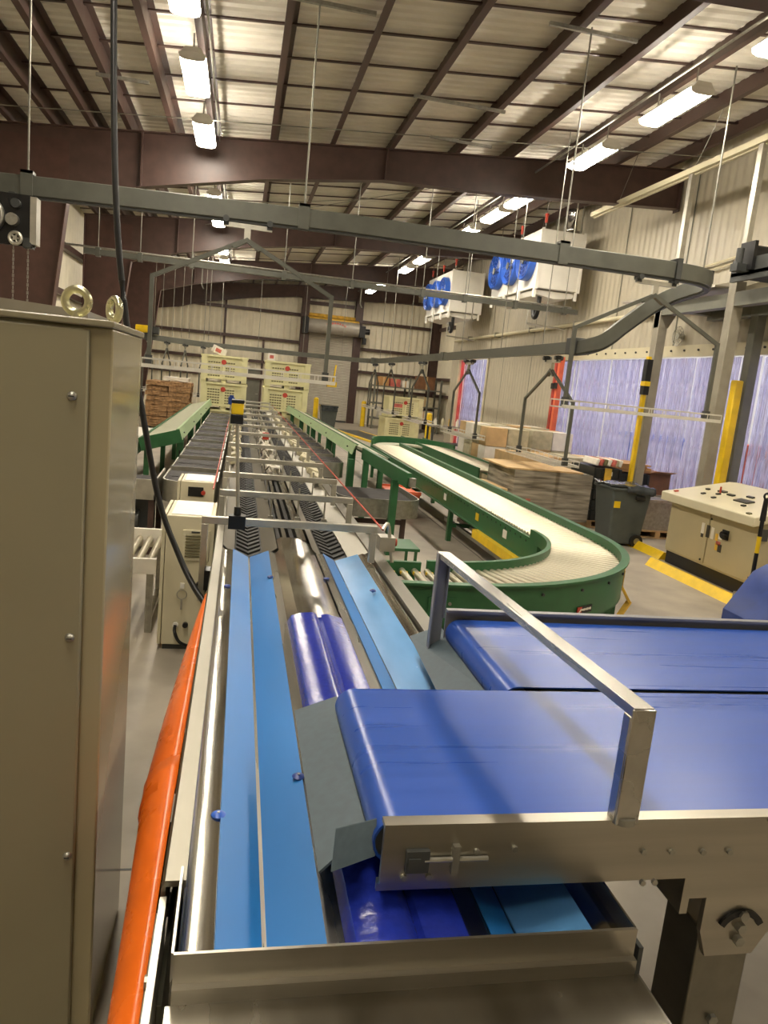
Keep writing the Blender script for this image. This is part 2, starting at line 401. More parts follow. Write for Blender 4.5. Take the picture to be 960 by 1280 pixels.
obj('bottom_bar', B().box(3.07, YB-.33, .0, 5.21, YB-.27, .08), 'dark_grey', door_1)
for i in range(8):
    t = (i-3.5)/3.5; a = math.radians(8)*t
    x = 4.28+t*.42; z = 4.68-.09*t*t; yy = YB-.62-math.sqrt(.34**2-(z-4.5)**2)-.006
    obj('lettering', B().obox((x, yy, z), (.07, .012, .1), rx=-.55, ry=a*3).obox((x+.03, yy+.003, z-.015), (.04, .012, .05), rx=-.55, ry=.5), 'red_print', door_1)
obj('lit_yellow_strip', B().prism([(YB-.75, 4.86), (YB-.2, 4.98), (YB-.2, 5.1), (YB-.05, 5.12), (YB-.05, 4.8), (YB-.75, 4.8)], 'x', 2.95, 5.4), 'warm_yellow', door_1)  # added strip; its yellow paints the warm light above the door
door_2 = sroot('door_2', (.45, YB-.1, 0))
obj('door_leaf', B().box(.02, YB-.1, 0, .9, YB-.05, 2.1), 'grey_paint', door_2)
obj('door_frame', B().box(-.06, YB-.12, 0, .02, YB-.04, 2.18).box(.9, YB-.12, 0, .98, YB-.04, 2.18).box(-.06, YB-.12, 2.1, .98, YB-.04, 2.18), 'dark_grey', door_2)
obj('door_handle', B().cyl((.82, YB-.16, 1.0), (.82, YB-.1, 1.0), .025).box(.72, YB-.18, .985, .83, YB-.15, 1.015), 'galv', door_2)

# strip-curtain doors into the cold store
sm = B()
def strip_mesh(w, h):
    n = 5; vs = []; fs = []
    for i in range(n+1):
        t = i/n-.5; x = -.02*(1-4*t*t)
        for z in (0, h): vs.append((x, t*w, z))
    fs = [(2*i, 2*i+2, 2*i+3, 2*i+1) for i in range(n)]
    q = B().add([(v[0], v[1], v[2]) for v in vs]+[(v[0]-.003, v[1], v[2]) for v in vs], fs+[tuple(12+k for k in reversed(f)) for f in fs])
    return q
def strip_door(name, y0, y1, h, red_tail=0):
    r = sroot(name, (XR, (y0+y1)/2, 0))
    me = strip_mesh(.2, h-.08).mesh('strip'); me.materials.append(MATS['pvc'])
    mr_ = strip_mesh(.2, h-.08).mesh('strip_red'); mr_.materials.append(MATS['pvc_red'])
    y = y0+.1; k = 0
    while y < y1-.05:
        o = inst('strip', mr_ if y > y1-red_tail else me, r, (XR+.02+(k % 2)*.03, y, .04), (0, random.uniform(-.006, .006), random.uniform(-.32, .32)))
        y += .135; k += 1
    obj('header', B().box(XR-.06, y0-.12, h-.02, XR-.016, y1+.12, h+.2), 'cream_cab', r)
    for q in range(int((y1-y0)/.45)):
        obj('bolt', B().cyl((XR-.085, y0+.2+q*.45, h+.1), (XR-.06, y0+.2+q*.45, h+.1), .02, 8), 'dark_grey', r)
    for yy in (y0-.12, y1): obj('jamb', B().box(XR-.05, yy, 0, XR+.12, yy+.12, h), 'cream_cab', r)
    return r
strip_door('door_3', DY0+.1, DY1-.1, DZ)
strip_door('door_4', EY0+.12, EY1-.12, EZ, .7)
# cold store behind the curtains
struct(obj('wall_cold_back', B().box(13.6, 4, 0, 13.8, 29.2, 4.4), 'white_box')); struct(obj('wall_cold_near', B().box(8.45, 3.8, 0, 13.8, 4, 4.4), 'white_box'))
struct(obj('wall_cold_far', B().box(8.45, 29.1, 0, 13.8, 29.28, 4.4), 'white_box')); struct(obj('ceiling_cold_store', B().box(8.45, 3.8, 4.41, 13.8, 29.28, 4.5), 'white_box'))
for y in (6.5, 9.5, 12.5, 15.5, 18.5, 21.5, 24.5, 27.5):
    t = thing('cold_store_light', 'ceiling tube fitting glowing behind the plastic strip curtains', 'light', (11, y, 4.3), 0, 'tube lights in the cold store')
    obj('housing', B().box(10.9, y-.7, 4.33, 11.1, y+.7, 4.4), 'white_box', t); obj('diffuser', B().box(10.85, y-.72, 4.27, 11.15, y+.72, 4.33), 'cold_lamp', t)
for i, (y, x, h, c) in enumerate(((10.4, 10.2, 1.1, 'white_box'), (13.2, 10.6, 1.6, 'red_orange'), (15.6, 10.0, .9, 'white_box'), (17.4, 10.4, 1.5, 'fan_blue'), (26.2, 10.1, 1.6, 'fan_blue'))):
    t = thing('storage_bin', ('low pale bin', 'red bin', 'pale bin', 'blue bin', 'tall blue bin')[i]+' standing behind the plastic strip curtain', 'bin', (x, y, 0), 0)
    t['label'] = ['low pale bin in the cold store close to the console', 'red bin in the cold store behind the wide strip curtain', 'pale squat bin in the cold store behind the wide strip curtain', 'blue bin in the cold store behind the red guard posts', 'blue bin in the cold store behind the narrow strip curtain'][i]
    obj('body', B().box(x-.55, y-.6, .12, x+.55, y+.6, h), c, t); [obj('skid', B().box(q-.07, y-.55, 0, q+.07, y+.55, .12), c, t) for q in (x-.42, x+.42)]
    obj('rim', B().box(x-.58, y-.63, h-.1, x+.58, y+.63, h-.04), c, t)

# ================================================================== CEILING LIGHTS
def light_fixture():
    t = thing('ceiling_light', 'long white vapour-tight ceiling light hung in the row over the sorting line', 'light', (0,0,0), 0, 'ceiling lights over the sorting line')
    obj('housing', B().prism([(-.135, .012), (.135, .012), (.09, .075), (-.09, .075)], 'y', -.64, .64), 'white_box', t, local=True)
    obj('diffuser', B().prism([(-.16, -.005), (-.13, .011), (.13, .011), (.16, -.005), (.145, -.05), (.09, -.07), (-.09, -.07), (-.145, -.05)], 'y', -.62, .62), 'lamp', t, local=True)
    for y in (-.635, .62): obj('end_cap', B().prism([(-.165, -.005), (-.1, .03), (.1, .03), (.165, -.005), (.15, -.055), (.09, -.075), (-.09, -.075), (-.15, -.055)], 'y', y, y+.015), 'white_box', t, local=True)
    for y in (-.45, .45):
        obj('hanger', B().bar((0, y, .075), (0, y, .3), .02, .004).box(-.05, y-.02, .075, .05, y+.02, .085), 'galv', t, local=True)
    obj('flex_cord', B().tube(smoothpath([(0, .55, .07), (.03, .62, .15), (.1, .6, .22), (.13, .58, .3)], 4), .012, 6), 'galv', t, local=True)
    return t
lf = light_fixture(); first = True
for k in range(-5, 10):
    y = 10.7+2.41*k
    o = lf if first else dup(lf); first = False
    o.location = (-.82, y, 5.78)
for y in (.25, 2.6, 4.97, 7.34, 9.71, 12.07, 15.25, 16.85, 18.95, 23.85, 26.15, 31.0, 33.4):
    o = dup(lf); o.location = (5.38, y, 6.08); o['label'] = 'long white vapour-tight ceiling light in the row nearest the cold-store wall'; o['group'] = 'ceiling lights beside the cold-store wall'

# ================================================================== OVERHEAD CONVEYOR
track = thing('overhead_conveyor', 'grey overhead monorail conveyor track that curves round and dips on threaded hanger rods', 'conveyor', (0, 9, 3.7))
TOP = [(-4.2, 8.85, 3.71), (-2, 8.85, 3.78), (1, 8.85, 3.85), (4.6, 8.85, 3.85), (5.3, 8.87, 3.85), (5.75, 9.0, 3.85), (6.05, 9.35, 3.85), (6.16, 9.8, 3.84), (6.08, 10.2, 3.77), (5.85, 10.38, 3.6), (5.5, 10.42, 3.3), (5.25, 10.46, 3.06), (5.08, 10.6, 2.96), (5.05, 11.0, 2.94)]
rp = [(-.055, -.1), (.055, -.1), (.055, .1), (-.055, .1)]
obj('track', B().sweep(rp, smoothpath(TOP[:3], 2)+smoothpath(TOP[2:], 6)[1:]), 'rail_grey', track, bevel=.008)
LOW = [(5.05, 11.0, 2.94), (5.15, 20, 2.94), (5.2, 28.5, 2.94), (5.05, 29.8, 2.94), (4.5, 30.6, 2.94), (3.5, 30.9, 2.94), (0, 31, 2.94), (-2.0, 31, 2.94)]
obj('track', B().sweep([(a*.9, c*.9) for a, c in rp], smoothpath(LOW[:3], 2)+smoothpath(LOW[2:], 5)[1:]), 'rail_grey', track)
obj('track', B().sweep([(a*.9, c*.9) for a, c in rp], [(-4.2, 26.6, 2.9), (-1.15, 27.2, 2.82)]), 'rail_grey', track)
obj('lower_lip', B().sweep([(-.03, -.125), (.03, -.125), (.03, -.1), (-.03, -.1)], smoothpath(TOP[:3], 2)+smoothpath(TOP[2:], 6)[1:]), 'dark_grey', track)
obj('joint_box', B().box(4.95, 10.85, 2.83, 5.15, 11.15, 3.08), 'dark_grey', track, bevel=.01)
obj('joint_box', B().box(5.07, 18.9, 2.85, 5.23, 19.2, 3.05), 'rail_grey', track)
obj('joint_box', B().box(5.0, 29.3, 2.83, 5.25, 29.6, 3.06), 'rail_grey', track)
obj('joint_box', B().box(5.23, 8.77, 3.74, 5.3, 8.96, 3.99), 'dark_grey', track)
def rod(x, y, z0, r=.009, clamp=True):
    z1 = ztop(x)-.02
    o = obj('hanger_rod', B().cyl((x, y, z0), (x, y, z1), r, 7), 'rod', track)
    if clamp: obj('hanger_clamp', B().box(x-.06, y-.07, z0-.24, x+.06, y-.056, z0+.03).box(x-.06, y+.056, z0-.24, x+.06, y+.07, z0+.03).box(x-.06, y-.07, z0+.0, x+.06, y+.07, z0+.03), 'rail_grey', track)
for x, zr in ((-2.32, 3.89), (.58, 3.96), (3.72, 3.97)): rod(x, 8.85, zr, .011)
rod(6.02, 9.45, 4.02, .012, False)
obj('hanger_hook', B().tube([(6.02, 9.45, 4.02), (5.92, 9.42, 4.02), (6.16, 9.42, 4.02), (6.16, 9.42, 3.86)], .018, 8), 'dark_grey', track)
for y, x in ((12.4, 5.08), (14.6, 5.1), (17.5, 5.13), (20.8, 5.16), (23.6, 5.18), (26.7, 5.2), (28.6, 5.19)): rod(x, y, 3.04, .009, False)
for x in (4.0, 2.4, .6, -.9): rod(x, 30.95, 3.04, .01, False)
for x in (-3.0, -2.75, -2.4, -2.1, -1.85, -1.35, -1.2):
    rod(x, 26.62+(x+4.2)*.197, 2.98, .009, False)
# second straight rail further back
rail2 = thing('overhead_rail', 'thin grey overhead rail running across under the second rafter', 'rail', (2, 15.2, 3.9))
obj('track', B().box(-3.0, 15.14, 3.93, 6.9, 15.24, 4.03), 'rail_grey', rail2)
obj('pipe', B().tube([(-3.4, 15.5, 4.1), (6.9, 15.5, 4.1)], .02, 8), 'galv', rail2)
for x in (-2.75, -2.0, -1.05, .7, 2.05, 3.5, 4.4, 5.5, 6.6):
    obj('hanger_rod', B().cyl((x, 15.19, 4.03), (x, 15.19, ztop(x)), .009, 7), 'rod', rail2)
    obj('clamp', B().box(x-.04, 15.12, 3.9, x+.04, 15.26, 4.06), 'rail_grey', rail2)
for x in (-1.05, 2.05, 4.4):
    obj('drop_hook', B().tube([(x+.2, 15.19, 3.93), (x+.2, 15.19, 3.62), (x+.24, 15.19, 3.55)], .012, 6), 'rod', rail2)

# carriers hung from the track
def make_carrier(name, label, group):
    t = thing(name, label, 'carrier', (0,0,0), 0, group)
    for x in (-.24, .24):
        obj('trolley', B().box(x-.03, -.03, -.2, x+.03, .03, -.1).cyl((x, -.07, -.14), (x, -.035, -.14), .035, 12).cyl((x, .035, -.14), (x, .07, -.14), .035, 12), 'dark_grey', t, local=True)
    obj('load_bar', B().box(-.27, -.02, -.215, .27, .02, -.165), 'alu', t, local=True)
    obj('neck', B().box(-.035, -.025, -.36, .035, .025, -.2), 'alu', t, local=True)
    obj('gusset', B().prism([(-.17, -.42), (0, -.31), (.17, -.42), (.13, -.44), (0, -.36), (-.13, -.44)], 'y', -.035, .035), 'rail_grey', t, local=True)
    for s in (-1, 1):
        obj('arm', B().bar((0, 0, -.33), (s*1.0, 0, -.84), .035, .045), 'rail_grey', t, local=True)
        obj('drop_leg', B().bar((s*1.0, 0, -.82), (s*1.0, 0, -1.78), .045, .045, up=(0,1,0)), 'rail_grey', t, local=True)
        obj('foot_bracket', B().box(s*1.0-.035, -.04, -1.82, s*1.0+.035, .04, -1.7), 'dark_grey', t, local=True)
    b = B()
    for y in (-.2, .2):
        for z in (-1.74, -1.83): b.bar((-1.1, y, z), (1.1, y, z), .018, .018)
        for k in range(12):
            x = -1.1+k*.2; b.bar((x, y, -1.83), (x, y, -1.74), .008, .008, up=(0,1,0))
    b.bar((-1.1, -.17, -1.815), (1.1, -.17, -1.815), .05, .035)
    for k in range(23):
        x = -1.1+k*.1; b.bar((x, -.2, -1.825), (x, .2, -1.825), .008, .008)
    for x in (-1.1, 1.1): b.bar((x, -.2, -1.74), (x, .2, -1.74), .012, .012)
    obj('wire_tray', b, 'tray_wire', t, local=True)
    return t
cA = make_carrier('tray_carrier', 'grey inverted-V carrier with long wire tray hanging over the sorting line', None)
cA.location = (-.03, 8.85, 3.86)
for s in (1,): obj('yellow_hook', B().box(s*1.03, -.06, -1.86, s*1.14, .06, -1.8).tube([(s*1.1, 0, -1.82), (s*1.12, 0, -1.6)], .01, 6), 'yellow', cA, local=True)
lows = []
def put(loc, ang, label, group=None):
    c = dup(cA, loc, ang, label)
    for ch in list(c.children):
        if ch.name.startswith('yellow_hook'): bpy.data.objects.remove(ch)
    if group: c['group'] = group
    return c
put((5.03, 8.87, 3.86), 0, 'grey inverted-V carrier with wire tray just before the track curve above the console')
put((5.07, 11.85, 2.93), PI/2, 'grey inverted-V carrier with wire tray over the shrink-wrapped pallet')
for y, lb in ((16.5, 'grey inverted-V carrier hanging beside the narrow strip-curtain door'), (21.1, 'grey inverted-V carrier with wide splayed legs hanging before the storage racks'),
              (25.8, 'grey tray carrier hanging edge-on before the storage racks, nearer the steel corner column'), (29.2, 'grey tray carrier hanging edge-on on the last bend of the lower track')):
    put((5.03+.006*(y-11), y, 2.93), PI/2, lb)
for i, x in enumerate((-3.75, -3.15, -2.55, -1.95, -1.35)):
    put((x, 26.62+(x+4.2)*.197, 2.93-.026*(x+4.2)), PI/2-.04, 'grey tray carrier parked edge-on at the closed end of the track by the burlap stack', 'carriers parked by the burlap stack')
# drive unit and chains of the track (far side of the tall cabinet)
t = thing('chain_drive_unit', 'black overhead chain drive with sprockets and handwheel hanging under the track', 'drive unit', (-2.4, 8.5, 3.1))
obj('mount_plate', B().box(-2.56, 8.5, 3.12, -2.16, 8.56, 3.62), 'black', t)
obj('guard', B().box(-2.19, 8.44, 3.14, -2.13, 8.6, 3.6), 'alu', t)
obj('large_sprocket', B().cyl((-2.62, 8.42, 3.38), (-2.62, 8.48, 3.38), .19, 24).torus((-2.62, 8.41, 3.38), .17, .02, (0,1,0)), 'galv', t)
obj('idler', B().cyl((-2.36, 8.42, 3.36), (-2.36, 8.5, 3.36), .06, 18), 'galv', t)
obj('idler', B().cyl((-2.33, 8.43, 3.52), (-2.33, 8.5, 3.52), .045, 18), 'dark_grey', t)
b = B().torus((-2.32, 8.42, 3.18), .055, .018, (0,1,0), 20, 8).cyl((-2.32, 8.4, 3.18), (-2.32, 8.5, 3.18), .02)
for k in range(5): b.cyl((-2.32, 8.42, 3.18), (-2.32+.055*math.cos(k*1.2566), 8.42, 3.18+.055*math.sin(k*1.2566)), .009, 6)
obj('handwheel', b, 'alu', t)
obj('gearbox', B().box(-2.26, 8.46, 3.1, -2.17, 8.56, 3.2).cyl((-2.2, 8.42, 3.13), (-2.2, 8.46, 3.13), .03), 'dark_grey', t)
obj('hanger', B().bar((-2.58, 8.53, 3.6), (-2.2, 8.6, 3.6), .04, .04).box(-2.42, 8.53, 3.6, -2.36, 8.83, 3.64).box(-2.42, 8.8, 3.6, -2.36, 8.85, 3.78), 'dark_grey', t)
for x in (-2.36, -2.22):
    b = B()
    for k in range(28): b.obox((x, 8.5, 3.1-k*.04), (.018, .008, .034) if k % 2 else (.008, .018, .034))
    obj('chain', b, 'rod', t)

# ================================================================== EVAPORATORS
def make_evap():
    t = thing('evaporator', 'white unit cooler with three blue fans hung nearer the console along the cold-store wall', 'unit cooler', (0,0,0), 0)
    # local: x depth 0..1.15 (fans at x=0 facing -x), y 0..3.3, z 0..1.35
    obj('cabinet', B().box(.0, 0, .0, 1.1, 3.3, 1.35), 'white_box', t, bevel=.02, local=True)
    obj('drain_pan', B().prism([(.05, -.03), (1.05, -.03), (1.0, -.14), (.55, -.2), (.1, -.14)], 'y', .1, 3.2), 'white_box', t, local=True)
    for xa, xb in ((-.02, .05), (1.05, 1.12)): obj('side_flange', B().box(xa, -.015, -.02, xb, .0, 1.37), 'white_box', t, local=True)
    for y in (.05, 1.1, 2.2, 3.2):
        obj('leg', B().box(-.03, y-.035, -.22, .03, y+.035, .05), 'white_box', t, local=True)
    obj('leg', B().box(1.02, .02, -.2, 1.08, .09, .05), 'white_box', t, local=True)
    for y in (.58, 1.65, 2.72):
        ring = obj('fan_shroud', B().lathe([(.44, 0), (.47, -.01), (.47, -.17), (.45, -.19), (.44, -.17), (.44, 0)], (0, y, .68), 'x', 32), 'fan_blue', t, local=True)
        b = B()
        for k in range(5):
            a = k*2*PI/5; c, s = math.cos(a), math.sin(a); c2, s2 = math.cos(a+.75), math.sin(a+.75)
            b.plate([(-.1, y+.08*c, .68+.08*s), (-.06, y+.41*c, .68+.41*s), (-.14, y+.41*c2, .68+.41*s2), (-.13, y+.08*c2, .68+.08*s2)], .006)
        obj('fan_blades', b, 'blue_dark', ring, local=True)
        obj('fan_hub', B().cyl((-.05, y, .68), (-.2, y, .68), .09, 16), 'dark_grey', ring, local=True)
        g = B()
        for rr in (.15, .25, .35, .43): g.torus((-.18, y, .68), rr, .006, (1,0,0), 24, 5)
        for k in range(8): a = k*PI/4; g.cyl((-.18, y, .68), (-.18, y+.44*math.cos(a), .68+.44*math.sin(a)), .006, 5)
        obj('fan_guard', g, 'fan_blue', ring, local=True)
        obj('bracket', B().box(-.03, y-.5, .02, 0, y+.5, .3), 'white_box', t, local=True) if False else None
    for y in (.1, 1.65, 3.2):
        for x in (.1, 1.0):
            obj('hanger_rod', B().cyl((x, y, 1.35), (x, y, 2.0), .01, 6), 'rod', t, local=True)
        obj('red_isolator', B().cyl((.1, y, 1.5), (.1, y, 1.66), .035, 10).cyl((.1, y, 1.66), (.1, y, 1.7), .05, 10), 'red', t, local=True)
    obj('drain_trap', B().tube(smoothpath([(.25, .3, -.12), (.25, .3, -.45), (.25, .38, -.62), (.25, .52, -.62), (.25, .6, -.45), (.25, .6, -.3)], 5), .055, 10), 'black', t, local=True)
    obj('drain_pipe', B().tube([(.25, .6, -.3), (.25, .95, -.33), (.25, .95, -.75), (1.3, .95, -.8)], .025, 8), 'alu', t, local=True)
    return t
ev = make_evap(); ev.location = (6.72, 17.3, 4.7)
dup(ev, (6.72, 24.9, 4.72), 0, 'white unit cooler with three blue fans hung nearer the roll-up door')
obj_d = tag(obj('exhaust_duct', B().lathe([(0, 0), (.2, 0), (.21, .03), (.2, .06), (.2, .36), (.215, .4), (.215, .5), (0, .5)], (7.75, 17.9, 6.2), 'z', 24), 'polished'), 'round galvanised duct stub rising above the unit cooler', 'duct')
# ------------------------------------------------------------------ wall services
t = thing('wall_pipe', 'long cream pipe with stand-off clamps along the cold-store wall', 'pipe', (8.15, 20, 4.0))
obj('pipe', B().tube([(8.18, 28.9, 4.02), (8.18, 10.0, 4.06)], .05, 10), 'cream_cab', t)
for y in (12, 15, 18, 21, 24, 27): obj('clamp', B().box(8.12, y-.03, 3.96, 8.29, y+.03, 4.12), 'galv', t)
t = thing('upper_conduit', 'twin cream conduit high on the cold-store wall above the steel gantry', 'conduit', (8.2, 10, 4.8))
obj('pipe', B().tube([(8.22, 13.4, 4.66), (8.22, 9.0, 4.9)], .022, 8), 'cream_cab', t); obj('pipe', B().tube([(8.22, 13.4, 4.76), (8.22, 9.0, 5.0)], .022, 8), 'cream_cab', t)
t = thing('curtain_track', 'long pale double sliding-curtain track on vertical channel struts', 'track', (7.0, 12, 5.9))
obj('track', B().box(6.95, 9.0, 5.95, 7.0, 15.3, 6.04), 'cream_cab', t); obj('track', B().box(7.02, 9.0, 5.93, 7.07, 15.3, 6.02), 'cream_cab', t)
for y in (11.75, 10.05): obj('channel_strut', B().box(6.98, y-.05, 4.1, 7.0, y+.05, 5.95).box(7.0, y-.05, 4.1, 7.06, y-.03, 5.95).box(7.0, y+.03, 4.1, 7.06, y+.05, 5.95), 'alu', t)
for y in (9.4, 11.7, 14.2): obj('stay_wire', B().cyl((7.0, y, 6.02), (6.85, y-.8, ztop(6.85)), .006, 6), 'rod', t)

# ================================================================== GANTRY ON THE RIGHT
t = thing('steel_gantry', 'grey square-tube gantry with sheet-metal deck standing before the wide strip curtain', 'gantry', (7.2, 11, 0))
for (x, y, w, zt) in ((7.0, 11.98, .17, 3.98), (7.0, 10.05, .17, 4.06), (7.95, 10.75, .17, 3.9)):
    obj('post', B().box(x-w/2, y-w/2, 0, x+w/2, y+w/2, zt), 'post_grey' if y != 10.75 else 'grey_paint', t, bevel=.01)
    obj('base_plate', B().box(x-.15, y-.15, 0, x+.15, y+.15, .015), 'post_grey', t)
obj('knee_plate', B().prism([(6.915, 3.5), (7.085, 3.5), (7.3, 3.9), (7.3, 4.0), (6.915, 4.0)], 'y', 11.88, 12.08), 'post_grey', t)
obj('beam', B().box(7.09, 11.9, 3.8, 8.1, 12.06, 3.98).box(6.92, 9.0, 3.7, 7.08, 9.96, 3.9).box(6.92, 10.14, 3.7, 7.08, 11.88, 3.9).box(7.87, 8.5, 3.72, 8.03, 12.0, 3.9), 'grey_paint', t)
obj('deck_sheet', B().prism([(6.8, 3.99), (8.2, 3.99), (8.2, 4.4), (8.15, 4.4), (7.2, 4.02), (6.8, 4.02)], 'y', 10.3, 13.1), 'stainless_x', t)
obj('deck_frame', B().box(6.75, 9.0, 4.07, 8.1, 9.9, 4.12).box(6.75, 9.0, 4.0, 6.8, 9.9, 4.3), 'dark_grey', t)
obj('roller_head', B().cyl((6.75, 9.55, 4.35), (8.0, 9.55, 4.35), .12, 16).box(6.7, 9.4, 4.12, 6.75, 9.7, 4.5), 'black', t)
obj('rail_clamp', B().box(6.55, 9.5, 4.1, 6.75, 9.65, 4.2).cyl((6.6, 9.55, 4.2), (6.6, 9.55, 4.4), .05), 'dark_grey', t)
# light-curtain guards beside the posts
t = thing('safety_light_curtain', 'yellow safety light-curtain post with black sensor head beside the gantry', 'sensor post', (6.86, 11.9, 0))
obj('post', B().box(6.8, 11.85, 0, 6.86, 11.93, 2.35), 'yellow', t); obj('sensor_head', B().box(6.78, 11.82, 2.35, 6.88, 11.94, 2.95), 'black', t); obj('sensor_band', B().box(6.775, 11.815, 2.5, 6.885, 11.945, 2.58), 'yellow', t)
obj('lamp_base', B().box(6.8, 11.85, 2.95, 6.86, 11.93, 3.0), 'yellow', t); obj('foot', B().box(6.76, 11.81, 0, 6.9, 11.97, .02), 'yellow', t)
t = thing('guard_post', 'slim yellow guard post between two gantry posts', 'post', (7.15, 10.25, 0))
obj('post', B().box(7.15, 10.22, .0, 7.2, 10.3, 2.75), 'yellow', t); obj('foot', B().box(7.1, 10.17, 0, 7.26, 10.35, .02), 'yellow', t)
t = thing('guard_post', 'thick yellow guard post beside the darker gantry post', 'post', (7.7, 10.75, 0))
obj('post', B().box(7.66, 10.62, 0, 7.8, 10.76, 2.7), 'yellow', t, bevel=.02); obj('foot', B().box(7.6, 10.58, 0, 7.84, 10.8, .02), 'yellow', t)
for i, (y, m, x) in enumerate(((18.6, 'red', 8.12), (17.9, 'red_orange', 7.9))):
    t = thing('door_guard_post', ('dark red', 'bright orange-red')[i]+' door guard post at the edge of the wide strip curtain', 'post', (x, y, 0))
    obj('post', B().box(x-.06, y-.06, 0, x+.06, y+.06, 3.2), m, t); obj('base_plate', B().box(x-.14, y-.15, 0, x+.14, y+.15, .02), m, t)
    obj('bracket', B().box(x-.1, y-.12, 2.4, x-.08, y+.05, 2.55).box(x-.1, y-.12, 1.1, x-.08, y+.05, 1.25), 'black', t)
t = thing('door_guard_post', 'orange-red guard post beside the console cabinet', 'post', (7.9, 9.35, 0))
obj('post', B().box(7.8, 9.25, 0, 7.95, 9.4, 1.7), 'red_orange', t); obj('base_plate', B().box(7.74, 9.2, 0, 8.02, 9.46, .02), 'red_orange', t)
t = thing('wall_fan', 'small round wire-guard fan fixed on the cold-store wall', 'fan', (8.2, 13.4, 3.3))
g = B()
for rr in (.06, .12, .18): g.torus((8.17, 13.3, 3.55), rr, .008, (1,0,0), 20, 5)
for k in range(6): a = k*PI/6; g.cyl((8.17, 13.3-.18*math.cos(a), 3.55-.18*math.sin(a)), (8.17, 13.3+.18*math.cos(a), 3.55+.18*math.sin(a)), .006, 5)
obj('guard', g, 'galv', t); obj('hub', B().cyl((8.16, 13.3, 3.55), (8.29, 13.3, 3.55), .05), 'galv', t)

# ================================================================== SORTING CONVEYOR
Y0, Y1, YE = 1.25, 4.72, 22.8
so = thing('sorting_conveyor', 'long stainless two-lane sorting conveyor with blue trough liners and chevron belts', 'conveyor', (.42, 1.25, 0))
# outer side rails
obj('side_rail', B().prism([(-.1, .98), (-.092, 1.0), (-.048, 1.0), (-.044, .93), (-.05, .93), (-.055, .985), (-.09, .985), (-.09, .84), (-.1, .84)], 'y', 1.48, YE), 'rail_ss', so)
obj('side_rail', B().prism([(.9, .9), (.9, 1.0), (.975, 1.0), (.975, .84), (.965, .84), (.965, .985), (.91, .985), (.91, .9)], 'y', 2.78, YE), 'rail_ss', so)
obj('side_skirt', B().box(-.085, 1.3, .45, -.075, YE, .86), 'grey_paint', so)
obj('side_skirt', B().box(.91, 1.25, .45, .92, YE, .97), 'dark_grey', so)
obj('side_strip', B().box(-.1, .62, .5, -.086, 1.47, .97), 'alu', so)
obj('bolt', B().cyl((-.115, 1.36, .86), (-.1, 1.36, .86), .014, 8), 'galv', so)
# near box: end plate, side walls, apron
obj('end_plate', B().box(-.055, 1.245, .955, .895, 1.252, 1.02), 'stainless_x', so)
obj('end_ledge', B().box(-.055, 1.234, .95, .895, 1.25, .957), 'stainless_x', so)
obj('end_skirt', B().box(-.055, 1.23, .925, .895, 1.234, .957), 'stainless_x', so)
obj('apron', B().box(-.06, .35, .918, .9, 1.23, .925), 'scratched', so)
obj('apron_side', B().box(-.065, .35, .78, -.06, 1.23, .925).box(.9, .35, .78, .905, 1.23, .925), 'stainless', so)
obj('box_wall', B().box(-.06, 1.25, .86, -.055, 1.5, 1.02), 'stainless', so)
obj('box_wall', B().box(.89, 1.25, .86, .895, 2.78, 1.02), 'stainless', so)
# deck between lanes
zc = .955
def sh(name, pr, mat, y0=1.255, y1=Y1, t=.004): return obj(name, B().sheet(pr, 'y', y0, y1, t), mat, so)
sh('outer_slope', [(-.05, .985), (-.03, .965), (.02, .958)], 'polished')
sh('ledge', [(.245, .958), (.285, .958)], 'stainless')
sh('ledge', [(.555, .958), (.6, .958)], 'stainless')
sh('outer_slope', [(.83, .962), (.86, .975), (.89, .975)], 'polished')
sh('trough_liner', [(.02, .965), (.118, .915)], 'uhmw_blue', 1.256, Y1)
sh('trough_liner', [(.128, .915), (.245, .965)], 'uhmw_blue', 1.256, Y1)
sh('trough_liner', [(.6, .965), (.678, .918)], 'uhmw_blue', 1.256, Y1)
sh('trough_liner', [(.684, .918), (.83, .97)], 'uhmw_glare', 1.256, Y1)
sh('trough_seam', [(.112, .912), (.134, .912)], 'stainless')
sh('trough_seam', [(.674, .914), (.688, .914)], 'stainless')
hump = [(.285, .958), (.3, .985), (.345, 1.0), (.45, 1.0), (.535, .985), (.555, .958)]
obj('ridge_cover', B().sheet([(.285, .958), (.33, 1.0), (.43, 1.0), (.545, .958)], 'y', 3.3, 4.98, .004), 'polished', so)
obj('vinyl_cover', B().sheet([(.284, .96), (.3, .99), (.345, 1.006), (.4, 1.01), (.42, 1.0), (.43, .988), (.44, 1.0), (.47, 1.003), (.54, .985), (.556, .96)], 'y', 1.256, 3.34, .004), 'vinyl_blue', so)
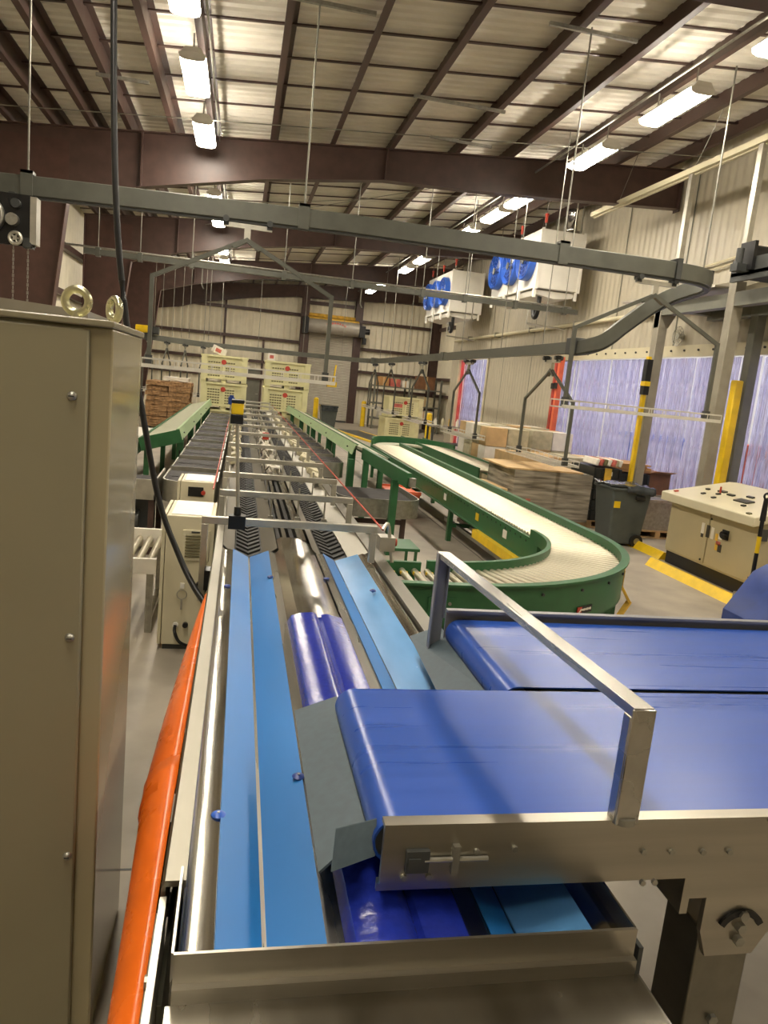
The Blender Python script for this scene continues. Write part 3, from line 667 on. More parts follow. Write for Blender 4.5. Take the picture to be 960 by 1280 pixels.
# chevron belts and stainless valleys further on
for lane, (xa, xm, xb) in enumerate(((.035, .115, .205), (.605, .69, .775))):
    obj('chevron_belt', B().sheet([(xa, .915), (xm, .895), (xb, .915)], 'y', Y1, YE, .01), 'rubber_grey', so)
    w = (xb-xa)/2-.006; xm_ = (xa+xb)/2
    cv = B()
    for s in (-1, 1):
        cv.add([(0, -.055, -.018), (0, 0, -.018), (s*w, .06, .002), (s*w, .005, .002), (0, -.055, -.004), (0, 0, -.004), (s*w, .06, .016), (s*w, .005, .016)], [(0,1,2,3), (4,5,6,7), (0,1,5,4), (1,2,6,5), (2,3,7,6), (3,0,4,7)])
    cm = cv.mesh('chevron'); cm.materials.append(MATS['rubber'])
    y = Y1+.06
    while y < 11.5: inst('chevron', cm, so, (xm_, y, .915)); y += .115
    far = B()
    while y < YE-.1:
        far.add([(v[0]+xm_, v[1]+y, v[2]+.915) for v in cv.v], cv.f); y += .115
    o = obj('far_chevrons', far, 'rubber', so); o['kind'] = 'stuff'
def valley(pr, m='rail_ss'): obj('valley_plate', B().sheet(pr, 'y', Y1, YE, .004), m, so)
valley([(-.045, .99), (.03, .925)]); valley([(.21, .925), (.3, .985)]); valley([(.53, .985), (.6, .925)]); valley([(.78, .925), (.9, .985)])
for x, m, z in ((.325, 'black', .97), (.365, 'stainless', .985), (.42, 'black', .975), (.47, 'stainless', .985), (.5, 'polished', .98)):
    obj('centre_rail', B().box(x-.014, 5.0, z-.1, x+.014, YE, z), m, so)
# blue stop knobs
for px, py, z in ((273, 1020, .958), (373, 972, .96), (338, 722, .96), (284, 733, .96), (408, 724, .96), (466, 739, .975)):
    p = PX(px, py, Z=z)
    k = obj('stop_knob', B().lathe([(0, 0), (.006, 0), (.006, .006), (.017, .007), (.019, .011), (.012, .016), (0, .017)], (p.x, p.y, z-.006), 'z', 18), 'blue_dark' if px != 273 else 'fan_blue', so)
    obj('screw', B().cyl((p.x, p.y, z+.009), (p.x, p.y, z+.013), .004, 8), 'galv', k)
# cross frames over the line
for i, y in enumerate((4.44, 5.48, 6.46, 7.59, 9.1, 10.8, 12.4, 13.8, 15.6, 17.6, 19.8, 22)):
    xl, xr = (-.155, .87) if i == 0 else (-.08, .87)
    zb = .7 if i == 0 else .98
    obj('cross_frame', B().box(xl-.02, y-.02, 1.18, xr+.02, y+.02, 1.225).box(xl-.02, y-.02, zb if i == 0 else .98, xl+.02, y+.02, 1.18).box(xr-.02, y-.02, .99, xr+.02, y+.02, 1.18), 'alu', so, bevel=.004)
    if 0 < i < 9:
        for k in range(3):
            x = .28+k*.2; obj('sensor_stem', B().cyl((x, y, 1.02), (x, y, 1.27), .007, 6).box(x-.018, y-.018, 1.0, x+.018, y+.018, 1.05), 'galv', so)
obj('clamp_knob', B().box(-.02, 4.4, 1.16, .08, 4.48, 1.24).cyl((.03, 4.44, 1.24), (.03, 4.44, 1.29), .022, 10), 'black', so)
# outlet cushions along both sides
random.seed(3)
for k in range(17):
    y = 7.9+k*.62
    obj('outlet_cushion', B().obox((.88+random.uniform(-.02, .02), y, 1.03), (.13, .34, .07), ry=.35, rz=random.uniform(-.25, .1)), 'cushion', so, bevel=.012)
    if k > 1: obj('outlet_cushion', B().obox((.0, y-.2, 1.035), (.11, .36, .06), ry=-.3, rz=random.uniform(-.1, .15)), 'cushion', so, bevel=.012)
    if k < 10:
        obj('ejector', B().box(.36, y-.1, .985, .5, y+.08, 1.05).cyl((.43, y, 1.05), (.43, y, 1.1), .03, 10).tube([(.4, y+.06, 1.05), (.36, y+.15, 1.1), (.3, y+.2, 1.02)], .01, 6), 'label_white' if k % 3 else 'stainless', so)
obj('fault_cap', B().cyl((.42, 11.3, 1.1), (.42, 11.3, 1.2), .05), 'red', so)
for k, y in enumerate((1.7, 4.2, 7.2, 10.4, 13.6, 17, 20.5)):
    obj('support_leg', B().box(.0, y, 0, .07, y+.07, .86).box(.8, y, 0, .87, y+.07, .86).box(.07, y, .25, .8, y+.07, .31), 'grey_paint', so)
obj('underframe', B().box(-.06, 1.35, .8, .9, YE-.1, .86), 'dark_grey', so)
obj('pull_cord', B().tube([(-.16, 6.0, 1.14), (-.17, 12, 1.14), (-.17, YE-1, 1.14)], .006, 6), 'red', so)
obj('pull_cord', B().tube([(.93, 4.45, 1.2), (.93, 10, 1.19), (.93, YE-1, 1.17)], .006, 6), 'red', so)
obj('pull_cord_switch', B().box(.93, 4.5, 1.05, 1.03, 4.62, 1.14).tube(smoothpath([(.93, 4.45, 1.2), (.97, 4.5, 1.23), (1.0, 4.52, 1.1), (1.02, 4.5, .98)], 4), .012, 6), 'alu', so)
obj('switch_button', B().cyl((1.03, 4.56, 1.1), (1.05, 4.56, 1.1), .025), 'red', so)
obj('bracket', B().box(-.14, 4.32, .8, -.1, 4.42, .92), 'black', so)
# underside clutter seen between the orange guard and the side rail
for y, m in ((1.9, 'black'), (2.5, 'galv'), (3.0, 'red'), (3.4, 'warm_yellow'), (3.8, 'green')):
    obj('hose_fitting', B().cyl((-.1, y, .6), (-.16, y+.06, .62), .03, 10).cyl((-.13, y, .6), (-.13, y+.3, .66), .016, 8), m, so)
# beacon
t = thing('beacon', 'yellow and black warning beacon on a thin pole clamped to the first cross frame', 'beacon', (.03, 4.44, 1.29))
obj('pole', B().cyl((.03, 4.44, 1.29), (-.005, 4.44, 1.8), .012, 10), 'alu', t)
obj('base', B().box(-.045, 4.4, 1.785, .03, 4.48, 1.84), 'black', t, bevel=.004)
obj('lens', B().box(-.043, 4.402, 1.84, .028, 4.478, 1.905), 'yellow', t, bevel=.006)
obj('cap', B().box(-.045, 4.4, 1.905, .03, 4.48, 1.925), 'black', t, bevel=.004)
t = thing('signal_lamp', 'small blue-banded signal lamp standing on the line end behind the yellow beacon', 'beacon', (-.12, 14, .9))
obj('pole', B().cyl((-.145, 14, .0), (-.145, 14, 1.45), .02), 'alu', t); obj('lamp', B().cyl((-.145, 14, 1.45), (-.145, 14, 1.58), .06).cyl((-.145, 14, 1.58), (-.145, 14, 1.62), .04), 'blue_dark', t)

# ================================================================== BLUE INFEED BELTS
def infeed(t, x0, y0, y1):
    XE = 3.4; z = 1.2; r = .055
    arc = [(x0+r-r*math.sin(a), z-r+r*math.cos(a)) for a in [k*PI/10 for k in range(11)]]
    prof = [(XE, z)]+arc+[(XE, z-2*r)]
    loop = prof+[(p[0]+(.004 if p[0] < XE else 0), p[1]-(.004 if p[1] > z-r else -.004)) for p in reversed(prof)]
    obj('belt', B().prism(loop, 'y', y0+.015, y1-.005), 'belt_blue', t)
    obj('nose_roller', B().cyl((x0+r, y0+.02, z-r), (x0+r, y1-.01, z-r), r-.006, 20), 'dark_grey', t)
    obj('slider_bed', B().box(x0+.12, y0+.02, z-.1, XE, y1-.01, z-.012), 'grey_paint', t)
    obj('end_roller', B().cyl((XE-.01, y0+.02, z-r), (XE-.01, y1-.01, z-r), r-.006, 20), 'dark_grey', t)
    return t
ib = ib2 = thing('infeed_belt_conveyor', 'twin blue infeed belt conveyor with stainless side frame and arch guard over the sorting trough', 'conveyor', (1.8, 2.05, 0))
infeed(ib, .335, 1.37, 2.05)
obj('side_frame', B().prism([(1.352, 1.205), (1.385, 1.205), (1.385, 1.195), (1.364, 1.195), (1.364, 1.075), (1.385, 1.062), (1.385, 1.036), (1.375, 1.036), (1.375, 1.055), (1.352, 1.07)], 'x', .35, 3.4), 'stainless_x', ib)
obj('side_frame', B().box(.4, 2.04, 1.05, 3.4, 2.05, 1.19), 'stainless_x', ib)
obj('tension_block', B().box(.4, 1.34, 1.1, .45, 1.352, 1.15).box(.405, 1.336, 1.11, .43, 1.352, 1.135), 'dark_grey', ib)
obj('tension_screw', B().cyl((.44, 1.345, 1.127), (.58, 1.345, 1.127), .006, 8).box(.5, 1.338, 1.095, .515, 1.352, 1.16), 'galv', ib)
for x, z in ((.505, 1.15), (.505, 1.105), (.555, 1.14), (.64, 1.145), (.4, 1.085), (.455, 1.085), (1.02, 1.125), (1.1, 1.122), (.95, 1.127), (1.17, 1.12), (.96, 1.05), (.99, 1.05), (1.26, 1.2)):
    obj('bolt', B().cyl((x, 1.345, z), (x, 1.353, z), .007, 8), 'galv', ib)
# arch guard
ag = obj('arch_post', B().box(.862, 1.34, 1.2, .918, 1.347, 1.47).box(.862, 1.347, 1.2, .868, 1.378, 1.45).box(.912, 1.347, 1.2, .918, 1.378, 1.45), 'stainless', ib, bevel=.004)
obj('arch_foot', B().cyl((.89, 1.36, 1.2), (.89, 1.36, 1.215), .03, 12), 'galv', ag)
obj('arch_post', B().box(.805, 2.76, 1.05, .86, 2.768, 1.465).box(.805, 2.735, 1.05, .812, 2.76, 1.465).box(.853, 2.735, 1.2, .86, 2.76, 1.465), 'back_rail_grey', ib, bevel=.003)
A0, A1 = (.89, 1.345, 1.472), (.832, 2.765, 1.468)
obj('arch_bar', B().sweep([(-.024, -.022), (-.019, -.022), (-.019, -.005), (.019, -.005), (.019, -.022), (.024, -.022), (.024, .0), (-.024, .0)], [A0, A1]), 'stainless', ib)
# side deflectors at the nose
obj('deflector_pad', B().plate([PX(368, 888, Z=1.06), PX(421, 870, Z=1.12), PX(470, 1026, Z=1.12), PX(398, 1090, Z=1.06)], -.006), 'pad_grey', ib)
obj('deflector_flap', B().plate([PX(414, 1090, Z=1.07), PX(469, 1070, Y=1.40), PX(471, 1024, Y=1.40), PX(420, 1037, Y=1.48)], .004), 'pad_grey', ib)
# support leg with slotted tilt bracket
lg = obj('support_leg', B().box(1.19, 1.42, .0, 1.34, 1.56, .86), 'rail_ss', ib, bevel=.006)
obj('tilt_bracket', B().prism([(1.175, .97), (1.385, .97), (1.37, .87), (1.33, .8), (1.2, .8), (1.175, .87)], 'y', 1.40, 1.415), 'stainless_x', lg)
obj('tilt_slot', B().sweep([(-.008, -.004), (.008, -.004), (.008, .004), (-.008, .004)], [(1.28+.06*math.cos(a), 1.396, .86+.06*math.sin(a)) for a in [PI*.15+k*PI*.07 for k in range(11)]], up=(0, 1, 0)), 'black', lg)
for z in (.915, .88, .845): obj('bolt', B().cyl((1.28, 1.385, z), (1.28, 1.4, z), .013, 6), 'galv', lg)
obj('bolt', B().cyl((1.27, 1.408, .6), (1.27, 1.42, .6), .014, 6), 'galv', lg)
obj('top_channel', B().box(1.1, 1.39, .97, 1.42, 2.6, 1.03), 'stainless_x', ib)
for xa, zl in ((1.1, .93), (1.4, .95)): obj('channel_lip', B().box(xa, 1.39, zl, xa+.02, 1.6, .97), 'stainless_x', ib)
infeed(ib, .865, 2.06, 2.73)
obj('back_rail', B().prism([(2.735, 1.06), (2.765, 1.06), (2.765, 1.235), (2.735, 1.235), (2.735, 1.225), (2.755, 1.225), (2.755, 1.07), (2.735, 1.07)], 'x', .87, 3.4), 'back_rail_grey', ib2)
obj('deflector_pad', B().plate([PX(512, 795, Z=1.05), PX(550, 782, Z=1.12), PX(612, 866, Z=1.12), PX(545, 862, Z=1.05)], -.006), 'pad_grey', ib2)
for yl in (1.5, 2.4): obj('support_leg', B().box(2.9, yl, 0, 3.05, yl+.14, 1.1), 'stainless', ib2)

# ================================================================== TALL CABINET (left)
t = thing('electrical_cabinet', 'tall beige electrical cabinet with lifting eyes beside the sorting line', 'cabinet', (-.85, 2.45, 0))
obj('body', B().box(-1.35, 2.1, .0, -.335, 2.68, 2.172), 'beige_side', t, bevel=.006)
obj('roof_plate', B().box(-1.36, 2.07, 2.172, -.33, 2.69, 2.19), 'beige_cab', t, bevel=.004)
obj('door', B().box(-1.34, 2.076, .03, -.392, 2.098, 2.163), 'beige_cab', t, bevel=.005)
for px, py in ((90, 495), (87, 797), (84, 1070)):
    p = PX(px, py, Y=2.075)
    s_ = obj('lock_screw', B().lathe([(0, -.012), (.007, -.011), (.012, -.006), (.013, 0)], (p.x, 2.077, p.z), 'y', 16), 'galv', t)
    obj('screw_slot', B().box(p.x-.007, 2.063, p.z-.0015, p.x+.007, 2.066, p.z+.0015), 'dark_grey', s_)
for px, py, yy, nv in ((96, 376, 2.36, (.15, 1, 0)), (143, 389, 2.58, (.85, .6, 0))):
    p = PX(px, py, Y=yy); z = 2.19
    e = obj('lifting_eye', B().torus((p.x, yy, z+.058), .034, .012, nv, 30, 12).cyl((p.x, yy, z), (p.x, yy, z+.03), .017, 14, .012).cyl((p.x, yy, z), (p.x, yy, z+.008), .026, 16), 'zinc', t)
t = thing('grey_machine', 'grey sloped machine hood just showing over the tall cabinet', 'machine', (-1.2, 3.5, 0))
obj('body', B().box(-1.9, 3.3, 0, -.66, 3.7, 2.2), 'grey_paint', t); obj('hood', B().prism([(-1.9, 2.2), (-.62, 2.2), (-.62, 2.27), (-1.9, 2.33)], 'y', 3.25, 3.75), 'post_grey', t)
obj('seam', B().box(-1.3, 3.245, 2.0, -1.29, 3.25, 2.28), 'dark_grey', t)

# black cable from the roof to the line
tag(obj('power_cable', B().tube(smoothpath([(-.84, 4.9, 6.0), (-.83, 4.75, 4.6), (-.76, 4.62, 3.1), (-.67, 4.6, 2.32), (-.57, 4.6, 1.85), (-.44, 4.58, 1.28), (-.3, 4.5, .96), (-.2, 4.4, .8), (-.12, 4.3, .72)], 6), .018, 10), 'black'), 'thick black cable drooping from the roof to the sorting line', 'cable')
# orange guard sheets
def orange(y0, y1, w0, w1, xo):
    n = 22; vs = []; m = 11
    for i in range(n):
        a = i/(n-1); y = y0+(y1-y0)*a; w = w0+(w1-w0)*a**1.5
        for j in range(m):
            q = j/(m-1); ang = PI*(.02+.8*q)
            vs.append((xo-w*(1.25*math.sin(ang)), y+.12*(1-a)*(q-.4), .8+.06*(1-a)*0-w*1.7*(1-math.cos(ang))*.9+.05))
    return B().add(vs, [(i*m+j, i*m+j+1, (i+1)*m+j+1, (i+1)*m+j) for i in range(n-1) for j in range(m-1)])
for i, (y0, y1, w0, w1, xo) in enumerate(((2.15, 4.1, .095, .012, -.108), (.8, 2.3, .05, .095, -.11))):
    o = obj('guard_sheet', orange(y0, y1, w0, w1, xo), 'orange'); md = o.modifiers.new('solid', 'SOLIDIFY'); md.thickness = .004
    tag(o, ('curved orange plastic guard sheet tapering beside the small vented cabinet', 'curved orange plastic guard sheet beside the tall cabinet')[i], 'guard')

# ================================================================== SMALL CABINETS AT THE LINE
def smallcab(label, x0, x1, y0, y1, zt, vent):
    t = thing('control_box', label, 'cabinet', ((x0+x1)/2, (y0+y1)/2, 0))
    obj('body', B().box(x0+.03, y0, .04, x1, y1, zt), 'cream_cab', t, bevel=.006)
    obj('door', B().box(x0, y0+.005, .04, x0+.025, y1, zt), 'cream_cab', t, bevel=.004)
    obj('feet', B().box(x0+.04, y0+.02, 0, x1-.02, y1-.02, .04), 'dark_grey', t)
    obj('top_panel', B().box(x0+.06, y0+.04, zt, x1-.03, y1-.03, zt+.006), 'white_box', t)
    if vent:
        v = obj('vent', B().box(x0+.15, y0-.012, zt-.33, x1-.03, y0, zt-.1), 'cream_cab', t, bevel=.003)
        for k in range(8): obj('louvre', B().obox(((x0+x1)/2+.06, y0-.016, zt-.14-k*.022), (x1-x0-.22, .012, .006), rx=.5), 'bin_slot', v)
        obj('vent_tab', B().box(x0+.21, y0-.018, zt-.12, x0+.27, y0-.01, zt-.108), 'dark_grey', v)
        l = obj('lock', B().box(x0+.15, y0-.018, zt-.54, x0+.18, y0, zt-.5), 'white_box', t)
        obj('key_ring', B().torus((x0+.165, y0-.02, zt-.585), .035, .003, (0, 1, 0), 20, 6).box(x0+.158, y0-.024, zt-.7, x0+.172, y0-.018, zt-.62), 'galv', l)
        g = obj('cable_gland', B().cyl((x0+.13, y0-.03, .2), (x0+.13, y0, .2), .02, 10), 'white_box', t)
        obj('cable', B().tube(smoothpath([(x0+.13, y0-.03, .2), (x0+.13, y0-.06, .16), (x0+.17, y0-.08, .09), (x0+.25, y0-.06, .05)], 4), .012, 8), 'black', g)
        obj('cable_gland', B().cyl((x0+.2, y0-.03, .2), (x0+.2, y0, .2), .02, 10), 'black', t)
        obj('socket', B().cyl((x1-.07, y0-.05, .5), (x1-.07, y0, .5), .045, 16), 'black', t)
    else:
        obj('display', B().box(x0+.1, y0-.01, zt-.14, x0+.24, y0, zt-.05), 'black', t)
        obj('button', B().cyl((x1-.1, y0-.03, zt-.1), (x1-.1, y0, zt-.1), .02), 'red', t)
    return t
smallcab('cream vented control box with keys in the lock beside the orange guard', -.49, -.12, 5.42, 6.05, 1.02, True)
smallcab('cream control box with dark display behind the vented one', -.52, -.18, 7.1, 7.6, 1.02, False)
# gravity roller table behind the tall cabinet
t = thing('roller_table', 'low white gravity roller table beside the vented control box', 'roller table', (-.9, 6.2, 0))
obj('side_rail', B().box(-1.5, 5.75, .48, -.55, 5.79, .6), 'label_white', t); obj('side_rail', B().box(-1.5, 6.55, .5, -.55, 6.59, .66), 'label_white', t)
rm = B().cyl((0, -.38, 0), (0, .38, 0), .028, 12).mesh('roller'); rm.materials.append(MATS['roller'])
for k in range(11): inst('roller', rm, t, (-1.45+k*.085, 6.17, .575))
for x in (-1.45, -.62): obj('leg', B().box(x, 5.77, 0, x+.05, 5.82, .48).box(x, 6.5, 0, x+.05, 6.55, .5).box(x, 5.82, .1, x+.05, 6.5, .14), 'galv', t)

# ================================================================== GREEN ROLLER CONVEYOR
rc = thing('roller_conveyor', 'green-framed steel roller conveyor with a sweeping end curve beside the blue belts', 'conveyor', (3.3, 6, 0))
CX, CY, RI, RO, ZT = 1.55, 6.85, 1.46, 2.12, .73
XA, XB = CX+RI, CX+RO
rl = B().cyl((-(RO-RI)/2+.02, 0, 0), ((RO-RI)/2-.02, 0, 0), .026, 10).mesh('roller'); rl.materials.append(MATS['roller'])
rl2 = B().cyl((-(RO-RI)/2+.02, 0, 0), ((RO-RI)/2-.02, 0, 0), .026, 10, .02).mesh('curve_roller'); rl2.materials.append(MATS['roller'])
YFAR = 16.6
n = int((YFAR-CY)/.078)
for k in range(n): inst('roller', rl, rc, ((XA+XB)/2, CY+.04+k*.078, ZT-.026))
for k in range(34):
    a = -k/34*PI/2-.02; r_ = (RI+RO)/2; inst('curve_roller', rl2, rc, (CX+r_*math.cos(a), CY+r_*math.sin(a), ZT-.026), (0, 0, a))
for k in range(8): inst('roller', rl, rc, (CX-.05-k*.1, CY-(RI+RO)/2, ZT-.026), (0, 0, PI/2))
yj = B().cyl((0, 0, 0), (.0, .0, .02), .03, 10).mesh('drive_spool'); yj.materials.append(MATS['yellow'])
for k in range(8): inst('drive_spool', yj, rc, (CX-.05-k*.1, CY-RI-.1, ZT-.03), (0, 0, 0))
def arcpts(r, a0, a1, n=22): return [(CX+r*math.cos(a0+(a1-a0)*i/n), CY+r*math.sin(a0+(a1-a0)*i/n), 0) for i in range(n+1)]
XS = .99
outer = [(XB, YFAR, 0)]+arcpts(RO, 0, -PI/2)+[(XS, CY-RO, 0)]
rs = [(-.02, .46), (.02, .46), (.02, .785), (.05, .785), (.05, .8), (-.02, .8)]
obj('outer_frame', B().sweep([(-q[0], q[1]) for q in rs], outer), 'green', rc)
obj('outer_lip', B().sweep([(-.02, .46), (.035, .46), (.035, .48), (-.02, .48)], outer), 'green', rc)
inner_c = arcpts(RI, 0, -PI/2)
obj('inner_curve_rail', B().sweep([(-.02, .66), (.02, .66), (.02, .79), (-.02, .79)], [(XA, CY+.12, 0)]+inner_c+[(CX-.05, CY-RI, 0)]), 'green', rc)
obj('inner_run_rail', B().box(XS, CY-RI-.02, .66, CX-.1, CY-RI+.02, .775), 'green', rc)
obj('inner_frame', B().box(XA-.02, CY-.1, .45, XA+.015, YFAR, .7), 'green', rc)
obj('inner_frame_flange', B().box(XA-.05, CY-.1, .45, XA-.02, YFAR, .465), 'green', rc)
bed = [((XA+XB)/2, YFAR, 0)]+arcpts((RI+RO)/2, 0, -PI/2)+[(XS, CY-(RI+RO)/2, 0)]
obj('gap_shade', B().sweep([(-.29, .6), (.29, .6), (.29, .63), (-.29, .63)], bed), 'dark_grey', rc)  # added dark sheet, paints the shade in the gaps between rollers
hl = B().cyl((0, 0, 0), (-.004, 0, 0), .012, 8).mesh('axle_hole'); hl.materials.append(MATS['black'])
for k in range(60): inst('axle_hole', hl, rc, (XA-.021, CY+.2+k*.156, .655))
for i, (a) in enumerate((.25, .45, .65, .85, 1.05, 1.25)):
    obj('bolt', B().cyl((CX+(RO+.02)*math.cos(-a), CY+(RO+.02)*math.sin(-a), .72), (CX+(RO+.035)*math.cos(-a), CY+(RO+.035)*math.sin(-a), .72), .012, 8), 'dark_grey', rc)
obj('splice_plate', B().box(1.8-.14, CY-RO-.035, .5, 1.8+.1, CY-RO-.02, .72) if False else B().box(1.35, CY-RO-.03, .5, 1.55, CY-RO-.021, .7), 'green', rc)
for x in (1.39, 1.5):
    for z in (.55, .66): obj('bolt', B().cyl((x, CY-RO-.04, z), (x, CY-RO-.03, z), .012, 8), 'galv', rc)
# maker's plate on the curve (red badge and a black strip with pale marks)
a = -1.02; nx, ny = math.cos(a), math.sin(a); tx, ty = -ny, nx; rr = RO+.026
pl = obj('badge', B().obox((CX+rr*nx, CY+rr*ny, .56), (.2, .008, .055), rz=a+PI/2), 'black', rc)
obj('badge_mark', B().obox((CX+(rr+.004)*nx-tx*.075, CY+(rr+.004)*ny-ty*.075, .56), (.055, .008, .055), rz=a+PI/2), 'red', pl)
obj('badge_mark', B().obox((CX+(rr+.007)*nx-tx*.07, CY+(rr+.007)*ny-ty*.07, .555), (.05, .006, .012), rz=a+PI/2, ry=-.7), 'label_white', pl)
for k in range(6):
    q = -.03+k*.021; obj('badge_mark', B().obox((CX+(rr+.005)*nx+tx*q, CY+(rr+.005)*ny+ty*q, .562), (.014, .005, .014+.004*(k % 2)), rz=a+PI/2), 'label_white', pl)
for k, (y, m) in enumerate(((7.6, 'label_white'), (8.6, 'yellow'), (10.1, 'label_white'))):
    obj('warning_label', B().box(XA-.026, y, .54, XA-.021, y+.12, .63), m, rc)
obj('drive_guard', B().box(XA-.12, 7.0, .36, XA+.1, 8.5, .46), 'yellow', rc)
obj('lower_rails', B().box(XA+.1, 7.1, .18, XA+.14, 10.5, .24).box(XA+.3, 7.1, .18, XA+.34, 10.5, .24), 'galv', rc)
for y in (9.9, 13.2, 16.3):
    obj('support_leg', B().box(XA-.02, y-.04, 0, XA+.04, y+.04, .46).box(XB-.05, y-.04, 0, XB+.01, y+.04, .46).box(XA+.04, y-.03, .2, XB-.05, y+.03, .25), 'green', rc)
for aa in (-.35, -1.2):
    x, y = CX+(RO-.03)*math.cos(aa), CY+(RO-.03)*math.sin(aa)
    obj('support_leg', B().box(x-.04, y-.04, 0, x+.04, y+.04, .46), 'green', rc)
x, y = CX+RO*math.cos(-.42), CY+RO*math.sin(-.42)
obj('corner_bracket', B().bar((x+.03, y, .5), (x+.12, y-.02, .36), .05, .02).bar((x+.12, y-.02, .36), (x-.02, y-.1, .22), .05, .02), 'warm_yellow', rc)
obj('corner_decal', B().obox((CX+(RO+.024)*math.cos(-.52), CY+(RO+.024)*math.sin(-.52), .64), (.006, .2, .14), rz=-.52), 'warm_yellow', rc)
# return leg of the roller conveyor
rb = thing('roller_conveyor', 'green-framed roller conveyor returning behind the first one beside yellow bollards', 'conveyor', (4.6, 15, 0))
XA2, XB2 = 4.38, 4.96
for k in range(int((19.6-12.9)/.085)): inst('roller', rl, rb, ((XA2+XB2)/2, 12.9+k*.085, ZT-.026))
for x in (XA2-.03, XB2+.0): obj('side_frame', B().box(x, 12.85, .5, x+.03, 19.7, .76), 'green', rb)
for y in (13.2, 16.3, 19.3):
    obj('support_leg', B().box(XA2-.02, y-.04, 0, XA2+.03, y+.04, .5).box(XB2-.02, y-.04, 0, XB2+.03, y+.04, .5), 'green', rb)
def arc2(r, n=18): return [((XB+XA2)/2+r*math.cos(PI-PI*i/n), 16.7+r*math.sin(PI-PI*i/n)*1.4, 0) for i in range(n+1)]
obj('curve_frame', B().sweep([(-.02, .5), (.02, .5), (.02, .84), (-.02, .84)], arc2((XB2-XA)/2)), 'green', rb)
obj('curve_bed', B().sweep([(-.22, .66), (.22, .66), (.22, .7), (-.22, .7)], arc2((XB2-XA+XA2-XB)/4)), 'green_belt', rb)

# ================================================================== TAKEAWAY BELTS (banked green conveyors)
def takeaway(label, xi, sgn, ya, yb, zi):
    """xi inner (high) edge; sgn +1 extends to +x; banked down away from the sorter"""
    t = thing('takeaway_conveyor', label, 'conveyor', (xi, ya, 0)); w = .62; a = math.radians(17)
    ox, oz = sgn*math.cos(a), -math.sin(a); dx, dz = -sgn*math.sin(a), -math.cos(a)
    def q(u, v): return (xi+ox*u+dx*v, zi+oz*u+dz*v)
    obj('belt', B().prism([q(.05, .02), q(w-.05, .02), q(w-.05, .06), q(.05, .06)], 'y', ya+.03, yb), 'green_belt', t)
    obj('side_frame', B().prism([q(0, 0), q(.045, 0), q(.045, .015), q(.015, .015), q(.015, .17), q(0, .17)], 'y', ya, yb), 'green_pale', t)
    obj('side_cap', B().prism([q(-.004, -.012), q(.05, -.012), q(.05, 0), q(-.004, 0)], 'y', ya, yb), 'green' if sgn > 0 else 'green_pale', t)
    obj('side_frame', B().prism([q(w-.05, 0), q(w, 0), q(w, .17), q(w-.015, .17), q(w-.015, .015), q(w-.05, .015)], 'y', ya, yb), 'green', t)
    if sgn < 0: obj('end_plate', B().prism([q(0, 0), q(w, 0), q(w, .2), q(0, .2)], 'y', ya-.012, ya), 'green', t)
    y = ya+.25; k = 0
    while y < yb:
        x, z = q(.05, .17)
        obj('support_leg', B().box(x-.05, y-.05, 0, x+.05, y-.04, z+.03).box(x-.05, y-.04, 0, x-.04, y+.05, z+.03).box(x+.04, y-.04, 0, x+.05, y+.05, z+.03), 'green', t)
        x2, z2 = q(w-.06, .17); obj('support_leg', B().box(x2-.04, y-.04, 0, x2+.04, y+.04, z2), 'green', t)
        obj('foot_plate', B().box(x-.09, y-.09, 0, x+.09, y+.09, .012), 'green', t)
        for zz in range(4): obj('leg_slot', B().box(x-.012, y-.053, .35+zz*.12, x+.012, y-.05, .42+zz*.12), 'black', t) if k < 2 else None
        y += 2.5; k += 1
    for k in range(4):
        yy = ya+.5+k*2.5; x, z = q(-.002, .09)
        obj('bolt', B().cyl((x, yy, z), (x-sgn*.02, yy, z), .012, 8), 'dark_grey', t)
    return t, q
tr, q = takeaway('banked green takeaway belt conveyor between the sorting line and the roller conveyor', 1.78, 1, 11.2, 23.2, 1.15)
# level drive section at the near end of the right conveyor
obj('drive_section', B().box(1.9, 8.35, .92, 1.95, 11.25, 1.1), 'green', tr)
obj('bearing', B().box(1.92, 8.28, .95, 1.99, 8.36, 1.05), 'galv', tr)
tr.rotation_euler = (0, 0, math.radians(1.5))
for x in (1.84,): obj('support_leg', B().box(x, 8.8, 0, x+.08, 8.81, .95).box(x, 8.81, 0, x+.01, 8.9, .95).box(x+.07, 8.81, 0, x+.08, 8.9, .95), 'green', tr)
for x in (1.66, 1.9): obj('support_leg', B().box(x, 11.0, 0, x+.08, 11.08, .93), 'green', tr)
takeaway('banked green takeaway belt conveyor beside the burlap stack', -.86, -1, 11.6, 23.2, 1.12)
t = thing('step_stool', 'small green steel step at the foot of the takeaway leg', 'step', (1.8, 7.9, 0))
obj('tread', B().box(1.42, 7.6, .34, 2.02, 8.1, .37), 'green', t)
for x in (1.44, 1.97):
    for y in (7.62, 8.05): obj('leg', B().box(x, y, 0, x+.03, y+.03, .34), 'green', t)

